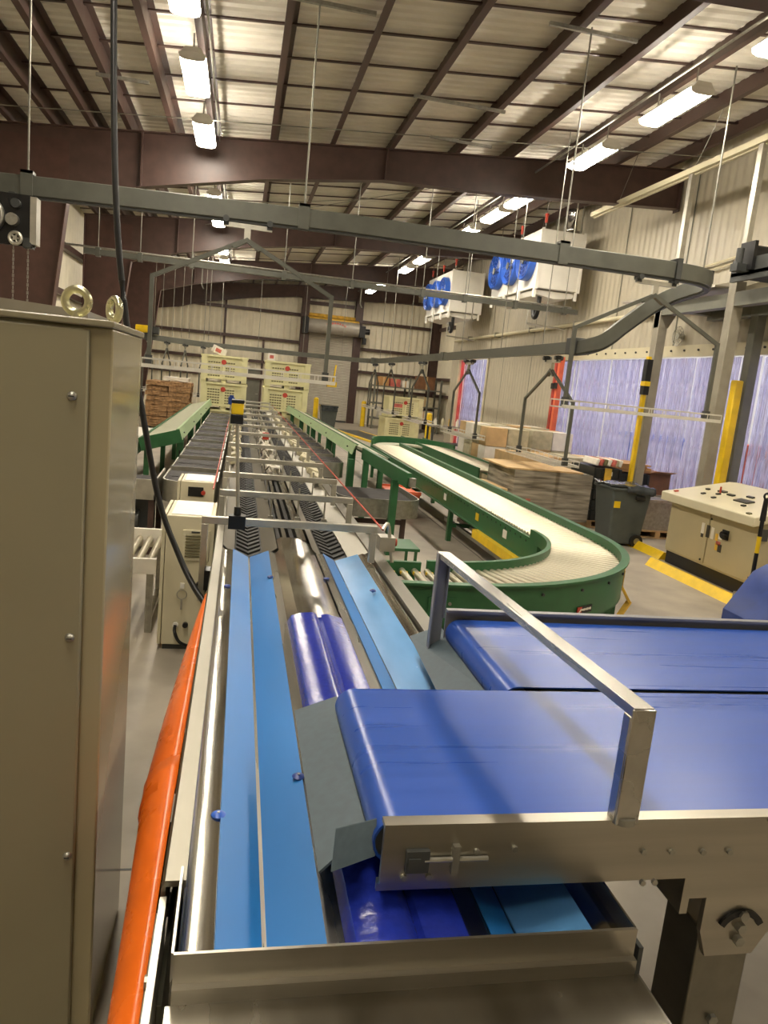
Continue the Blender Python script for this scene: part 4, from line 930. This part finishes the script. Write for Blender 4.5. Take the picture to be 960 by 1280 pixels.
# ================================================================== ACCUMULATION TRAYS between line and takeaways
def traybox(t, x0, x1, y0, y1, z0, z1, round_end):
    rim = [(x0, y1), (x0, y0), (x1, y0), (x1, y1)]
    if round_end:
        r_ = .22; rim = [(x0, y1), (x0, y0+r_)]+[(x0+r_-r_*math.cos(k*PI/12), y0+r_-r_*math.sin(k*PI/12)) for k in range(1, 6)]+[(x0+r_, y0), (x1-r_, y0)]+[(x1-r_+r_*math.sin(k*PI/12), y0+r_-r_*math.cos(k*PI/12)) for k in range(1, 6)]+[(x1, y0+r_), (x1, y1)]
    obj('pan_wall', B().sweep([(-.008, z0), (.008, z0), (.008, z1), (-.008, z1)], [(p[0], p[1], 0) for p in rim]), 'alu', t)
    obj('pan_floor', B().prism(rim, 'z', z1-.04, z1-.02), 'tray_dark', t)
for side, (x0, x1, ys, n) in {'right': (1.06, 1.72, 11.35, 9), 'left': (-.78, -.19, 8.35, 11)}.items():
    for k in range(n):
        y = ys+k*1.25
        lb = f'dark-floored aluminium accumulation tray between the sorting line and the '+('roller conveyor side takeaway' if side == 'right' else 'burlap side takeaway')
        t = thing('accumulation_tray', lb, 'tray', ((x0+x1)/2, y+.5, 0), 0, f'accumulation trays on the '+('roller conveyor' if side == 'right' else 'burlap')+' side')
        xa, xb = (x0, x1-(.026*(y-9.3) if side == 'right' else 0))
        traybox(t, xa, xb, y, y+1.0, .58, .82, k == 0)
        obj('baffle', B().box(xa+.02, y+.48, .76, xb-.02, y+.53, .8), 'alu', t)
        obj('stand', B().box(xa+.06, y+.4, 0, xa+.12, y+.46, .58).box(xb-.12, y+.4, 0, xb-.06, y+.46, .58).box(xa+.06, y+.4, .5, xb-.06, y+.6, .58), 'brown_steel', t)
# rounded pan under the drive section
t = thing('round_pan', 'round-ended galvanised pan with dark floor under the takeaway drive section', 'tray', (2.05, 9.6, 0))
obj('pan_wall', B().sweep([(-.008, .42), (.008, .42), (.008, .66), (-.008, .66)], [(1.3, 10.4, 0), (1.3, 9.35, 0)]+[(1.3+.28-.28*math.cos(k*PI/12), 9.35-.28*math.sin(k*PI/12), 0) for k in range(1, 7)]+[(2.1+.28*math.sin(k*PI/12), 9.35-.28*math.cos(k*PI/12), 0) for k in range(0, 7)]+[(2.34, 10.4, 0)]), 'galv', t)
obj('pan_floor', B().prism([(1.31, 10.4), (1.31, 9.35), (1.5, 9.1), (2.2, 9.1), (2.33, 9.35), (2.33, 10.4)], 'z', .58, .6), 'tray_dark', t)
for x, y in ((1.5, 9.3), (2.2, 9.3), (1.5, 10.2), (2.2, 10.2)): obj('leg', B().box(x-.03, y-.03, 0, x+.03, y+.03, .58), 'brown_steel', t)
obj('brace', B().box(1.5, 9.28, .3, 2.2, 9.32, .36), 'brown_steel', t)
t = thing('wide_pan', 'galvanised pan edge over dark machinery behind the vented control box', 'tray', (-1.05, 8.5, 0))
obj('pan_wall', B().box(-1.5, 8.2, .62, -.82, 8.22, .84).box(-1.5, 8.2, .62, -1.48, 9.2, .84).box(-.84, 8.2, .62, -.82, 9.2, .84), 'alu', t)
obj('pan_floor', B().box(-1.48, 8.22, .72, -.84, 9.2, .74), 'tray_dark', t)
obj('machinery', B().box(-1.4, 8.4, .1, -.9, 9.0, .6).cyl((-1.3, 8.35, .35), (-1.0, 8.35, .35), .12), 'dark_grey', t)
for x in (-1.45, -.9):
    for y in (8.24, 9.1): obj('leg', B().box(x, y, 0, x+.06, y+.06, .62), 'brown_steel', t)

# ================================================================== CONSOLE AREA
t = thing('control_console', 'beige sloping-top control console with dark plinth behind the yellow floor guard', 'console', (6.5, 8.4, 0))
cx0, cy0, cy1 = 6.06, 7.5, 9.35
obj('plinth', B().box(cx0+.03, cy0+.03, .0, 7.0, cy1-.03, .17), 'black', t)
obj('body', B().box(cx0+.02, cy0, .17, 7.0, cy1, .93), 'beige_desk', t, bevel=.006)
obj('desk_top', B().prism([(cx0-.14, .88), (cx0-.14, 1.0), (6.95, 1.2), (7.1, 1.2), (7.1, .93), (cx0+.05, .93)], 'y', cy0-.06, cy1+.06), 'cream_cab', t, bevel=.012)
for (y0, y1) in ((cy0+.02, 8.42), (8.44, cy1-.02)):
    d = obj('door', B().box(cx0, y0, .2, cx0+.02, y1, .87), 'beige_desk', t, bevel=.003)
    obj('lock', B().cyl((cx0-.01, 8.40 if y0 < 8 else 8.5, .8 if y0 < 8 else .24), (cx0, 8.40 if y0 < 8 else 8.5, .8 if y0 < 8 else .24), .014, 10), 'black', d)
obj('rotary_switch', B().box(cx0-.015, 8.02, .6, cx0, 8.14, .72).cyl((cx0-.06, 8.08, .66), (cx0-.01, 8.08, .66), .045, 14).box(cx0-.09, 7.98, .645, cx0-.05, 8.08, .675), 'black', t)
for (y, z, w, h, m) in ((8.52, .58, .06, .14, 'label_white'), (8.40, .55, .07, .16, 'lcd_dark'), (8.31, .55, .06, .15, 'label_white'), (8.22, .55, .05, .09, 'warm_yellow'), (8.14, .58, .07, .06, 'label_white'), (8.15, .5, .09, .05, 'red_print'), (8.2, .43, .05, .09, 'warm_yellow'), (8.12, .42, .07, .1, 'lcd_dark'), (8.52, .53, .05, .05, 'lcd_dark')):
    obj('warning_label', B().box(cx0-.004, y, z, cx0, y+w, z+h), m, t)
obj('latch', B().box(cx0, cy0-.03, .72, cx0+.1, cy0, .86), 'dark_grey', t)
def top(u, y): return (cx0-.14+u, y, 1.0+u*.198)
for (u, y, w, l, m) in ((.12, 9.25, .05, .05, 'red'), (.5, 9.1, .04, .06, 'black'), (.3, 8.9, .05, .05, 'black'), (.55, 8.85, .06, .14, 'lcd_dark'), (.42, 8.75, .05, .05, 'black'), (.5, 8.6, .05, .12, 'black'), (.25, 8.6, .05, .05, 'black'), (.4, 8.2, .12, .26, 'lcd_dark'), (.6, 8.35, .04, .12, 'black'), (.55, 7.9, .06, .08, 'black'), (.25, 8.0, .04, .06, 'black'), (.05, 7.62, .04, .06, 'bin_slot')):
    p = top(u, y); obj('push_button', B().obox((p[0], p[1], p[2]+.008), (w, l, .02), ry=-.195), m, t)
obj('joystick', B().cyl(top(.48, 8.8), (top(.48, 8.8)[0], 8.8, top(.48, 8.8)[2]+.09), .012, 8), 'red', t)
def floor_guard(label, x, y0, y1):
    t = thing('floor_guard', label, 'guard rail', (x, (y0+y1)/2, 0))
    obj('angle', B().prism([(x-.1, 0), (x+.16, 0), (x+.16, .02), (x+.08, .02), (x-.0, .11), (x-.03, .11)], 'y', y0, y1), 'yellow', t)
    for k in range(4): obj('anchor_bolt', B().cyl((x+.07, y0+.15+k*(y1-y0-.3)/3, .015), (x+.07, y0+.15+k*(y1-y0-.3)/3, .035), .014, 6), 'warm_yellow', t)
floor_guard('long yellow angle-iron floor guard in front of the console', 5.72, 6.85, 9.05)
floor_guard('shorter yellow angle-iron floor guard beside the wheeled bin', 6.15, 9.42, 10.55)
t = thing('side_cabinet', 'beige cabinet standing behind the pallet jack handle', 'cabinet', (7.35, 7.0, 0))
obj('body', B().box(6.75, 6.6, .1, 7.9, 7.35, 1.15), 'cream_cab', t, bevel=.008); obj('plinth', B().box(6.8, 6.65, 0, 7.85, 7.3, .1), 'black', t)
obj('handle', B().box(6.73, 6.9, .8, 6.75, 6.95, .95), 'black', t); obj('hose', B().tube(smoothpath([(6.72, 7.1, .45), (6.6, 7.15, .5), (6.55, 7.1, .3), (6.6, 7.0, .05)], 5), .025, 8), 'black', t)
# pallet jack: black handle and blue body
t = thing('pallet_jack', 'blue pallet jack with tall black handle and yellow grip sticker', 'pallet jack', (5.75, 6.6, 0))
p0 = PX(936, 745, Y=6.75); p1 = PX(958, 624, Y=6.75)
obj('handle_shaft', B().cyl(p0, p0.lerp(p1, .8), .022, 10), 'black', t)
obj('handle_grip', B().cyl(p0.lerp(p1, .78), p1, .032, 10, .024).torus(p1+Vector((0, 0, .03)), .03, .012, (0, 1, 0), 16, 6), 'black', t)
obj('sticker', B().cyl(p0.lerp(p1, .45), p0.lerp(p1, .62), .0235, 10), 'yellow', t)
obj('fork_yoke', B().bar(p0-Vector((0, 0, .02)), p0.lerp(p1, .2), .09, .03), 'black', t)
obj('pivot', B().box(p0.x-.12, 6.65, p0.z-.12, p0.x+.06, 6.85, p0.z+.02).cyl((p0.x-.14, 6.7, p0.z-.08), (p0.x+.08, 6.7, p0.z-.08), .03), 'galv', t)
a0, a1, a2 = PX(923, 770, Y=6.3), PX(962, 722, Y=6.3), PX(1000, 700, Y=6.3)
obj('body', B().prism([(a0.x, 0.02), (a0.x, a0.z), (a1.x, a1.z), (a2.x+.2, a2.z+.1), (a2.x+.2, .02)], 'y', 5.9, 6.55), 'blue_dark', t, bevel=.006)
obj('wheel', B().cyl((p0.x+.1, 6.56, .08), (p0.x+.1, 6.63, .08), .08, 18), 'rubber', t)

# wheeled bin
t = thing('wheeled_bin', 'dark grey wheeled bin with black liner under the gantry post', 'bin', (5.93, 10.4, 0))
def taper(c, w0, d0, w1, d1, z0, z1, b=None):
    b = b or B(); x, y = c
    return b.add([(x-w0/2, y-d0/2, z0), (x+w0/2, y-d0/2, z0), (x+w0/2, y+d0/2, z0), (x-w0/2, y+d0/2, z0), (x-w1/2, y-d1/2, z1), (x+w1/2, y-d1/2, z1), (x+w1/2, y+d1/2, z1), (x-w1/2, y+d1/2, z1)], [(0,3,2,1), (4,5,6,7), (0,1,5,4), (1,2,6,5), (2,3,7,6), (3,0,4,7)])
obj('body', taper((5.92, 10.45), .5, .48, .66, .6, .03, .9), 'can_grey', t, bevel=.03)
obj('rim', B().box(5.57, 10.13, .86, 6.27, 10.77, .91), 'can_grey', t, bevel=.015)
lm = B(); g = 9
vs = [(5.57+.7*i/(g-1), 10.13+.64*j/(g-1), .925+random.uniform(-.015, .035)) for i in range(g) for j in range(g)]
lm.add(vs, [(i*g+j, (i+1)*g+j, (i+1)*g+j+1, i*g+j+1) for i in range(g-1) for j in range(g-1)])
ln = obj('bin_liner', lm, 'plastic_bag', t); ln.modifiers.new('solid', 'SOLIDIFY').thickness = .03
lb = B(); g = 8
vs = []
for i in range(g):
    for j in range(3): vs.append((5.8+.47*i/(g-1), 10.12-.012*j+random.uniform(-.008, .008), .93-.06*j*(.6+random.random()*.6)))
lb.add(vs, [(i*3+j, (i+1)*3+j, (i+1)*3+j+1, i*3+j+1) for i in range(g-1) for j in range(2)])
l2 = obj('liner_skirt', lb, 'plastic_bag', t); l2.modifiers.new('solid', 'SOLIDIFY').thickness = .006
obj('handle', B().box(5.96, 10.1, .74, 6.12, 10.14, .8), 'black', t, bevel=.008)
obj('sticker', B().box(5.64, 10.155, .6, 5.74, 10.165, .7), 'yellow', t)
obj('handle_bar', B().cyl((6.28, 10.2, .84), (6.28, 10.7, .84), .018, 10).box(6.22, 10.2, .8, 6.3, 10.23, .86).box(6.22, 10.67, .8, 6.3, 10.7, .86), 'can_grey', t)
for y in (10.18, 10.66):
    w = obj('wheel', B().cyl((6.1, y-.03, .1), (6.1, y+.03, .1), .1, 22), 'rubber', t); obj('wheel_hub', B().cyl((6.1, y-.036, .1), (6.1, y+.036, .1), .05, 14), 'galv', w)

# ================================================================== PALLETS OF GOODS
def pallet(t, x0, x1, y0, y1, z=0):
    for x in (x0, (x0+x1)/2-.045, x1-.09): obj('stringer', B().box(x, y0, z+.02, x+.09, y1, z+.11), 'pallet_wood', t)
    n = 7
    for k in range(n):
        y = y0+(y1-y0-.1)*k/(n-1); obj('deck_board', B().box(x0, y, z+.11, x1, y+.1, z+.13), 'pallet_wood', t)
    for k in (0, 3, 6):
        y = y0+(y1-y0-.1)*k/(n-1); obj('deck_board', B().box(x0, y, z, x1, y+.1, z+.02), 'pallet_wood', t)
t = thing('wrapped_pallet', 'shrink-wrapped pallet load with a plywood sheet on top', 'pallet load', (5.1, 12, 0))
pallet(t, 4.5, 5.85, 11.4, 12.7)
def lumpy(x0, x1, y0, y1, z0, z1, amp, nx=14, nz=12):
    b = B()
    def face(f, m, n):
        vs = [f(i/(m-1), j/(n-1)) for i in range(m) for j in range(n)]
        b.add(vs, [(i*n+j, (i+1)*n+j, (i+1)*n+j+1, i*n+j+1) for i in range(m-1) for j in range(n-1)])
    def n_(a, c, s): return amp*(math.sin(a*9+s)+.6*math.sin(c*17+a*5+s*2))*math.sin(PI*min(1, max(0, a)))*math.sin(PI*min(1, max(0, c)))
    face(lambda a, c: (x0+(x1-x0)*a, y0+n_(a, c, 1), z0+(z1-z0)*c), nx, nz); face(lambda a, c: (x0+(x1-x0)*a, y1-n_(a, c, 2), z0+(z1-z0)*c), nx, nz)
    face(lambda a, c: (x0+n_(a, c, 3), y0+(y1-y0)*a, z0+(z1-z0)*c), nx, nz); face(lambda a, c: (x1-n_(a, c, 4), y0+(y1-y0)*a, z0+(z1-z0)*c), nx, nz)
    face(lambda a, c: (x0+(x1-x0)*a, y0+(y1-y0)*c, z1+n_(a, c, 5)), nx, nz); face(lambda a, c: (x0+(x1-x0)*a, y0+(y1-y0)*c, z0), 2, 2)
    return b
obj('wrapped_load', lumpy(4.48, 5.86, 11.38, 12.7, .13, .93, .012), 'wrap_goods', t)
obj('plywood_sheet', B().box(4.36, 11.42, .935, 5.7, 12.75, .96), 'plywood', t)
# diagonal wrap bands on the front and side
for k in range(7):
    z = .2+k*.1; obj('wrap_band', B().plate([(4.47, 11.362, z), (5.87, 11.362, z+.12+.02*(k % 3)), (5.87, 11.362, z+.15+.02*(k % 3)), (4.47, 11.362, z+.035)], .002), 'plastic_film' if 'plastic_film' in MATS else 'label_white', t) if False else None
def crate_stack(name, label, x0, x1, y0, y1, n, h, mat='crate_black', z=.13):
    t = thing(name, label, 'crates', ((x0+x1)/2, (y0+y1)/2, 0)); pallet(t, x0, x1, y0, y1)
    for k in range(n):
        c = obj('crate', B().box(x0+.02, y0+.02, z+k*h, x1-.02, y1-.02, z+(k+1)*h-.012), mat, t)
        for q in range(5):
            x = x0+.06+q*(x1-x0-.12)/4
            obj('crate_rib', B().box(x-.014, y0-.0, z+k*h+.01, x+.014, y0+.02, z+(k+1)*h-.02), mat, c)
        if k % 2 == 0: obj('crate_label', B().box((x0+x1)/2-.06, y0+.01, z+k*h+.05, (x0+x1)/2+.08, y0+.019, z+k*h+.12), 'label_white', c)
    return t
c1 = crate_stack('crate_pallet', 'tall stack of black ventilated crates with yellow strap beside the wrapped pallet', 6.0, 6.55, 11.65, 12.6, 5, .185)
obj('strap', B().box(6.2, 11.63, .13, 6.32, 11.65, 1.05), 'warm_yellow', c1)
crate_stack('crate_pallet', 'stack of black crates with printed labels behind the wheeled bin', 6.62, 7.55, 12.4, 13.4, 4, .2)
t = thing('bag_bundle', 'flattened printed produce bags and cardboard piled on the black crates', 'bags', (6.6, 12.1, 1.06))
for k in range(7):
    x = 6.08+k*.075; obj('bag', B().obox((x+.02, 12.0, 1.135), (.06, .55, .12), ry=.25, rz=random.uniform(-.1, .1)), ('label_white', 'red_print', 'bin_slot', 'label_white', 'red_print', 'cushion', 'label_white')[k], t, bevel=.015)
t = thing('cardboard_stack', 'flat brown cardboard sheets lying across the black crates', 'cardboard', (7.1, 12.9, .94))
for k in range(5): obj('sheet', B().obox((7.05+random.uniform(-.06, .06), 12.85, .96+k*.03), (.85, .85, .026), rz=random.uniform(-.06, .06)), 'cardboard', t)
t = thing('brown_carton', 'brown carton standing open-topped beside the black crates before the strip curtain', 'carton', (7.75, 13.0, 0))
obj('body', B().box(7.58, 12.5, .0, 8.0, 13.4, .95), 'cardboard_dark', t); obj('flap', B().plate([(7.58, 12.5, .95), (8.0, 12.5, .95), (8.0, 12.3, 1.0), (7.58, 12.3, 1.0)], .006), 'cardboard', t); obj('flap', B().plate([(7.58, 13.4, .95), (8.0, 13.4, .95), (8.0, 13.55, 1.05), (7.58, 13.55, 1.05)], .006), 'cardboard', t)
t = thing('steel_bin', 'grey steel tote on a pallet between wheeled bin and console', 'tote', (7.0, 11.1, 0)); pallet(t, 6.55, 7.4, 11.0, 11.7)
obj('body', taper((6.98, 11.35), .75, .6, .82, .66, .13, .62), 'galv', t); 
for y in (11.0, 11.67): obj('rim', B().box(6.54, y, .6, 7.42, y+.03, .65), 'galv', t)
# cartons and wooden crates behind the return conveyor
def wbin(label, x, y, w, d, h, mat='plywood'):
    t = thing('wooden_crate', label, 'crate', (x+w/2, y+d/2, 0)); pallet(t, x, x+w, y, y+d)
    obj('body', B().box(x, y, .13, x+w, y+d, h), mat, t)
    for k in range(3): obj('batten', B().box(x+k*(w-.08)/2, y-.015, .13, x+k*(w-.08)/2+.08, y, h), mat, t)
    for k in range(3): obj('stencil', B().box(x+.14+k*.3, y-.004, h-.2, x+.22+k*.3, y-.001, h-.14), 'red_print', t)
wbin('plywood crate with red stencil marks behind the first roller conveyor', 3.95, 11.3, .4, 1.1, .62)
wbin('plywood crate beyond the shrink-wrapped pallet', 5.5, 14.2, 1.2, 1.1, .95)
random.seed(11)
stacks = [(5.35, 15.6, 3), (6.55, 15.9, 3), (6.75, 14.4, 2), (5.5, 17.2, 3), (6.7, 17.6, 3)]
for i, (x, y, n) in enumerate(stacks):
    t = thing('carton_pallet', ['pallet of wrapped cream cartons two rows behind the shrink-wrapped pallet', 'pallet of cream cartons close to the dark red guard post', 'low pallet of brown cartons beside the gantry crates', 'pallet of brown and cream cartons behind the plywood crate', 'pallet of cartons against the cold-store wall beyond the guard posts'][i], 'cartons', (x+.5, y+.5, 0))
    pallet(t, x, x+1.05, y, y+1.05)
    for k in range(n):
        for a in range(2):
            for c in range(2):
                m = ('cushion', 'label_white', 'plywood', 'cushion')[(i+k+a*2+c) % 4]
                obj('carton', B().box(x+.03+a*.5, y+.03+c*.5, .13+k*.42, x+.51+a*.5, y+.51+c*.5, .13+(k+1)*.42-.01), m, t)
# red pallet truck seen under the roller conveyor
t = thing('plastic_tub', 'orange-red plastic tub under the roller conveyor', 'tub', (2.66, 11.7, 0))
obj('body', taper((2.66, 11.7), .45, .6, .54, .72, .05, .42), 'red_orange', t, bevel=.02); 
for y in (11.32, 12.04): obj('rim', B().box(2.39, y, .4, 2.93, y+.04, .45), 'red_orange', t)
for x in (2.48, 2.78): obj('skid', B().box(x, 11.45, 0, x+.06, 11.95, .06), 'black', t)

# ================================================================== PRODUCE BINS (macro bins)
def make_bin():
    t = thing('produce_bin', '', 'bin', (0,0,0), 0)
    w, d, h = 1.37, 1.3, .82
    b = B().box(0, 0, .1, w, .03, h).box(0, d-.03, .1, w, d, h).box(0, .03, .1, .03, d-.03, h).box(w-.03, .03, .1, w, d-.03, h).box(0, 0, .1, w, d, .13)
    obj('shell', b, 'bin_cream', t, local=True)
    obj('rim', B().box(-.02, -.06, h-.06, w+.02, .0, h).box(-.02, d, h-.06, w+.02, d+.02, h).box(-.02, 0, h-.06, 0, d, h).box(w, 0, h-.06, w+.02, d, h), 'bin_cream', t, local=True)
    for x in (0, w-.16): obj('corner_post', B().box(x, -.055, .04, x+.16, .0, h-.05), 'bin_cream', t, local=True)
    for x in (.0, w/2-.08, w-.16): obj('foot', B().box(x, 0, 0, x+.16, d, .1), 'bin_cream', t, local=True)
    obj('bottom_lip', B().box(0, -.045, .1, w, 0, .15), 'bin_cream', t, local=True)
    obj('centre_rib', B().box(w/2-.04, -.04, .13, w/2+.04, 0, h-.06), 'bin_cream', t, local=True)
    sl = B()
    for r_ in range(6):
        for c in range(2):
            for k in range(5):
                x = .2+c*.44+k*.075; z = .18+r_*.08
                sl.box(x, -.004, z, x+.06, .0, z+.04)
    obj('vent_slots', sl, 'bin_slot', t, local=True)['kind'] = 'stuff'
    obj('red_sticker', B().cyl((w/2-.02, -.05, h-.2), (w/2-.02, -.04, h-.2), .075, 18), 'red', t, local=True)
    return t
mb = make_bin()
mb['label'] = 'cream vented produce bin at the bottom of the stack beside the burlap'; mb.location = (-1.2, 23.5, 0)
dup(mb, (-1.18, 23.5, .82), 0, 'cream vented produce bin in the middle of the stack beside the burlap')
dup(mb, (-1.2, 23.5, 1.64), 0, 'cream vented produce bin on top of the stack beside the burlap')
dup(mb, (.73, 23.5, 0), 0, 'cream vented produce bin at the bottom of the stack before the roll-up door')
dup(mb, (.71, 23.5, .82), 0, 'cream vented produce bin in the middle of the stack before the roll-up door')
dup(mb, (.73, 23.5, 1.64), 0, 'cream vented produce bin on top of the stack before the roll-up door')
p = PX(274, 440, Y=24)
t = thing('crumpled_carton', 'crumpled white and red carton lying on the bin stack beside the burlap', 'carton', (p.x, 24, 2.46))
obj('body', B().obox((p.x, 24, 2.6), (.38, .34, .22), rx=.1, ry=.35, rz=.3), 'label_white', t, bevel=.01); obj('print', B().obox((p.x-.02, 23.82, 2.6), (.18, .01, .11), rx=.1, ry=.35, rz=.3), 'red_print', t)
t = thing('small_sign', 'small pink and white notice standing on the bins before the roll-up door', 'sign', (.9, 23.55, 2.46))
obj('board', B().box(.78, 23.55, 2.46, 1.0, 23.57, 2.68), 'label_white', t); obj('print', B().box(.83, 23.54, 2.52, .95, 23.55, 2.62), 'red_print', t); obj('foot', B().box(.78, 23.5, 2.46, 1.0, 23.62, 2.47), 'label_white', t)
# burlap stack
t = thing('burlap_pallet', 'stack of folded brown burlap sacks on a pallet behind the green takeaway', 'sacks', (-2.1, 24.5, 0)); pallet(t, -2.83, -1.5, 23.9, 25.1)
random.seed(5)
for k in range(9):
    for a in range(2):
        obj('sack', lumpy(-2.82+a*.66+random.uniform(-.02, .02), -2.17+a*.66+random.uniform(-.02, .02), 23.88+random.uniform(-.03, .03), 25.08, .13+k*.155, .13+k*.155+.13+random.uniform(0, .02), .035, 9, 6), 'burlap', t)
t = thing('plastic_bag', 'clear plastic sheet crumpled on top of the burlap sacks', 'plastic sheet', (-2.0, 24.4, 1.54)); obj('sheet', lumpy(-2.35, -1.6, 24.1, 24.9, 1.545, 1.65, .02, 10, 6), 'label_white', t)
t = thing('machine_table', 'green machine bed with pale top beside the banked takeaway and the tall cabinet', 'machine', (-2.4, 13.5, 0))
obj('frame', B().box(-3.0, 12.6, .55, -1.6, 15.4, .75), 'green', t); obj('top', B().box(-3.0, 12.6, .75, -1.6, 15.4, .78), 'label_white', t)
for x in (-2.9, -1.75):
    for y in (12.7, 15.2): obj('leg', B().box(x, y, 0, x+.08, y+.08, .55), 'green', t)
obj('arched_guard', B().tube(smoothpath([(-2.2, 12.7, .78), (-2.1, 12.8, 1.0), (-1.8, 13.1, 1.05), (-1.7, 13.4, .78)], 6), .03, 8), 'green', t)
t = thing('yellow_motor', 'yellow drive motor on the dark rail end above the burlap stack', 'motor', (-3.2, 26.4, 3.0))
obj('motor', B().cyl((-3.55, 26.6, 3.1), (-3.1, 26.6, 3.1), .14, 16).box(-3.45, 26.5, 2.99, -3.2, 26.7, 3.02), 'yellow', t); obj('gearbox', B().box(-3.1, 26.45, 2.99, -2.8, 26.75, 3.22).cyl((-2.9, 26.4, 3.1), (-2.9, 26.8, 3.1), .1), 'dark_grey', t)
obj('feet', B().box(-3.3, 26.5, 2.96, -2.8, 26.72, 3.0), 'dark_grey', t)

# ================================================================== BACK OF HALL
for i, (x, y) in enumerate(((3.32, 33.0), (5.72, 34.6), (6.85, 26.5))):
    t = thing('bollard', ['yellow bollard beside the far grey rubbish bin', 'yellow bollard between roll-up door and storage rack', 'yellow bollard beside the cream bins of the storage area'][i], 'bollard', (x, y, 0))
    obj('post', B().cyl((x, y, 0), (x, y, 1.15), .11, 18).lathe([(.11, 0), (.08, .05), (0, .07)], (x, y, 1.15), 'z', 18), 'yellow', t); obj('base', B().cyl((x, y, 0), (x, y, .03), .16, 18), 'concrete', t)
t = thing('rubbish_bin', 'far grey rubbish bin beside a bollard at the roll-up door', 'bin', (3.75, 31.8, 0))
obj('body', taper((3.75, 31.8), .55, .55, .72, .7, 0, .95), 'can_grey', t); obj('rim', B().box(3.37, 31.42, .9, 4.13, 32.18, .96), 'plastic_bag', t); obj('liner', B().box(3.4, 31.41, .72, 4.1, 31.44, .92), 'plastic_bag', t)
t = thing('dock_mat', 'dark ramp plate with yellow edges on the floor by the roll-up door', 'ramp', (5, 29, 0))
obj('plate', B().prism([(3.95, 30.9), (4.75, 25.6), (5.75, 25.6), (5.0, 30.9)], 'z', .002, .05), 'dark_grey', t)
obj('edge_stripe', B().prism([(3.84, 30.9), (4.65, 25.6), (4.77, 25.6), (3.96, 30.9)], 'z', .002, .056), 'yellow', t); obj('edge_stripe', B().prism([(5.0, 30.9), (5.73, 25.6), (5.85, 25.6), (5.12, 30.9)], 'z', .002, .056), 'yellow', t)
t = thing('storage_rack', 'grey shelf rack with boxes against the back wall beside the roll-up door', 'rack', (7.5, 34.5, 0))
for x in (6.05, 7.7, 9.2):
    for y in (34, 35): obj('upright', B().box(x-.04, y-.04, 0, x+.04, y+.04, 2.5), 'grey_paint', t)
for z in (.45, 1.15, 1.95): obj('shelf', B().box(6.0, 33.95, z, 9.25, 35.05, z+.06), 'grey_paint', t)
for i, (x, z, w, h, m, lb) in enumerate(((6.2, 2.01, .5, .4, 'cardboard', 'brown carton on the top rack shelf close to the roll-up door'), (6.8, 2.01, .45, .35, 'red_print', 'red printed carton on the top rack shelf'), (7.35, 2.01, .3, .3, 'label_white', 'small white carton on the top rack shelf'), (8.1, 2.01, .8, .6, 'cardboard_dark', 'large brown carton on the top rack shelf'), (6.4, .51, .7, .5, 'label_white', 'white carton on the lowest rack shelf'), (8.1, 1.21, .8, .45, 'cushion', 'cream carton on the middle rack shelf'), (8.05, .51, .9, .5, 'label_white', 'wide white carton on the lowest rack shelf'))):
    t = thing('rack_carton', lb, 'carton', (x+w/2, 34.4, z)); obj('body', B().box(x, 34.05, z, x+w, 34.85, z+h), m, t); obj('tape', B().box(x+w/2-.03, 34.045, z, x+w/2+.03, 34.86, z+h+.002), 'plywood', t)
p0 = PX(481, 528, Y=28.5)
bn = dup(mb, (p0.x, 28.5, 0), 0, 'cream vented produce bin on the floor before the storage rack')
bn2 = dup(mb, (p0.x+.1, 28.6, .82), 0, 'cream produce bin with green and red label before the storage rack')
obj('label_patch', B().box(.15, -.03, .42, .55, -.021, .56), 'red_print', bn2, local=True); obj('label_patch', B().box(.1, -.03, .3, .22, -.021, .5), 'green', bn2, local=True)
t = thing('workbench', 'grey workbench with bottles and small parts before the narrow strip-curtain door', 'bench', (6.9, 24, 0))
obj('top', B().box(6.2, 23.6, .86, 7.9, 24.4, .92), 'galv', t)
for x in (6.25, 7.8):
    for y in (23.65, 24.3): obj('leg', B().box(x, y, 0, x+.06, y+.06, .86), 'dark_grey', t)
obj('undershelf', B().box(6.2, 23.6, .3, 7.9, 24.4, .34), 'dark_grey', t)
for k in range(6):
    x = 6.4+k*.25; tag(obj('bench_bottle', B().lathe([(0, 0), (.05, 0), (.05, .16+.03*(k % 3)), (.02, .2+.03*(k % 3)), (.02, .25), (0, .25)], (x, 23.9, .92), 'z', 12), ('label_white', 'cushion', 'warm_yellow')[k % 3]), 'small bottle standing on the grey workbench', 'bottle', 'bottles on the workbench')
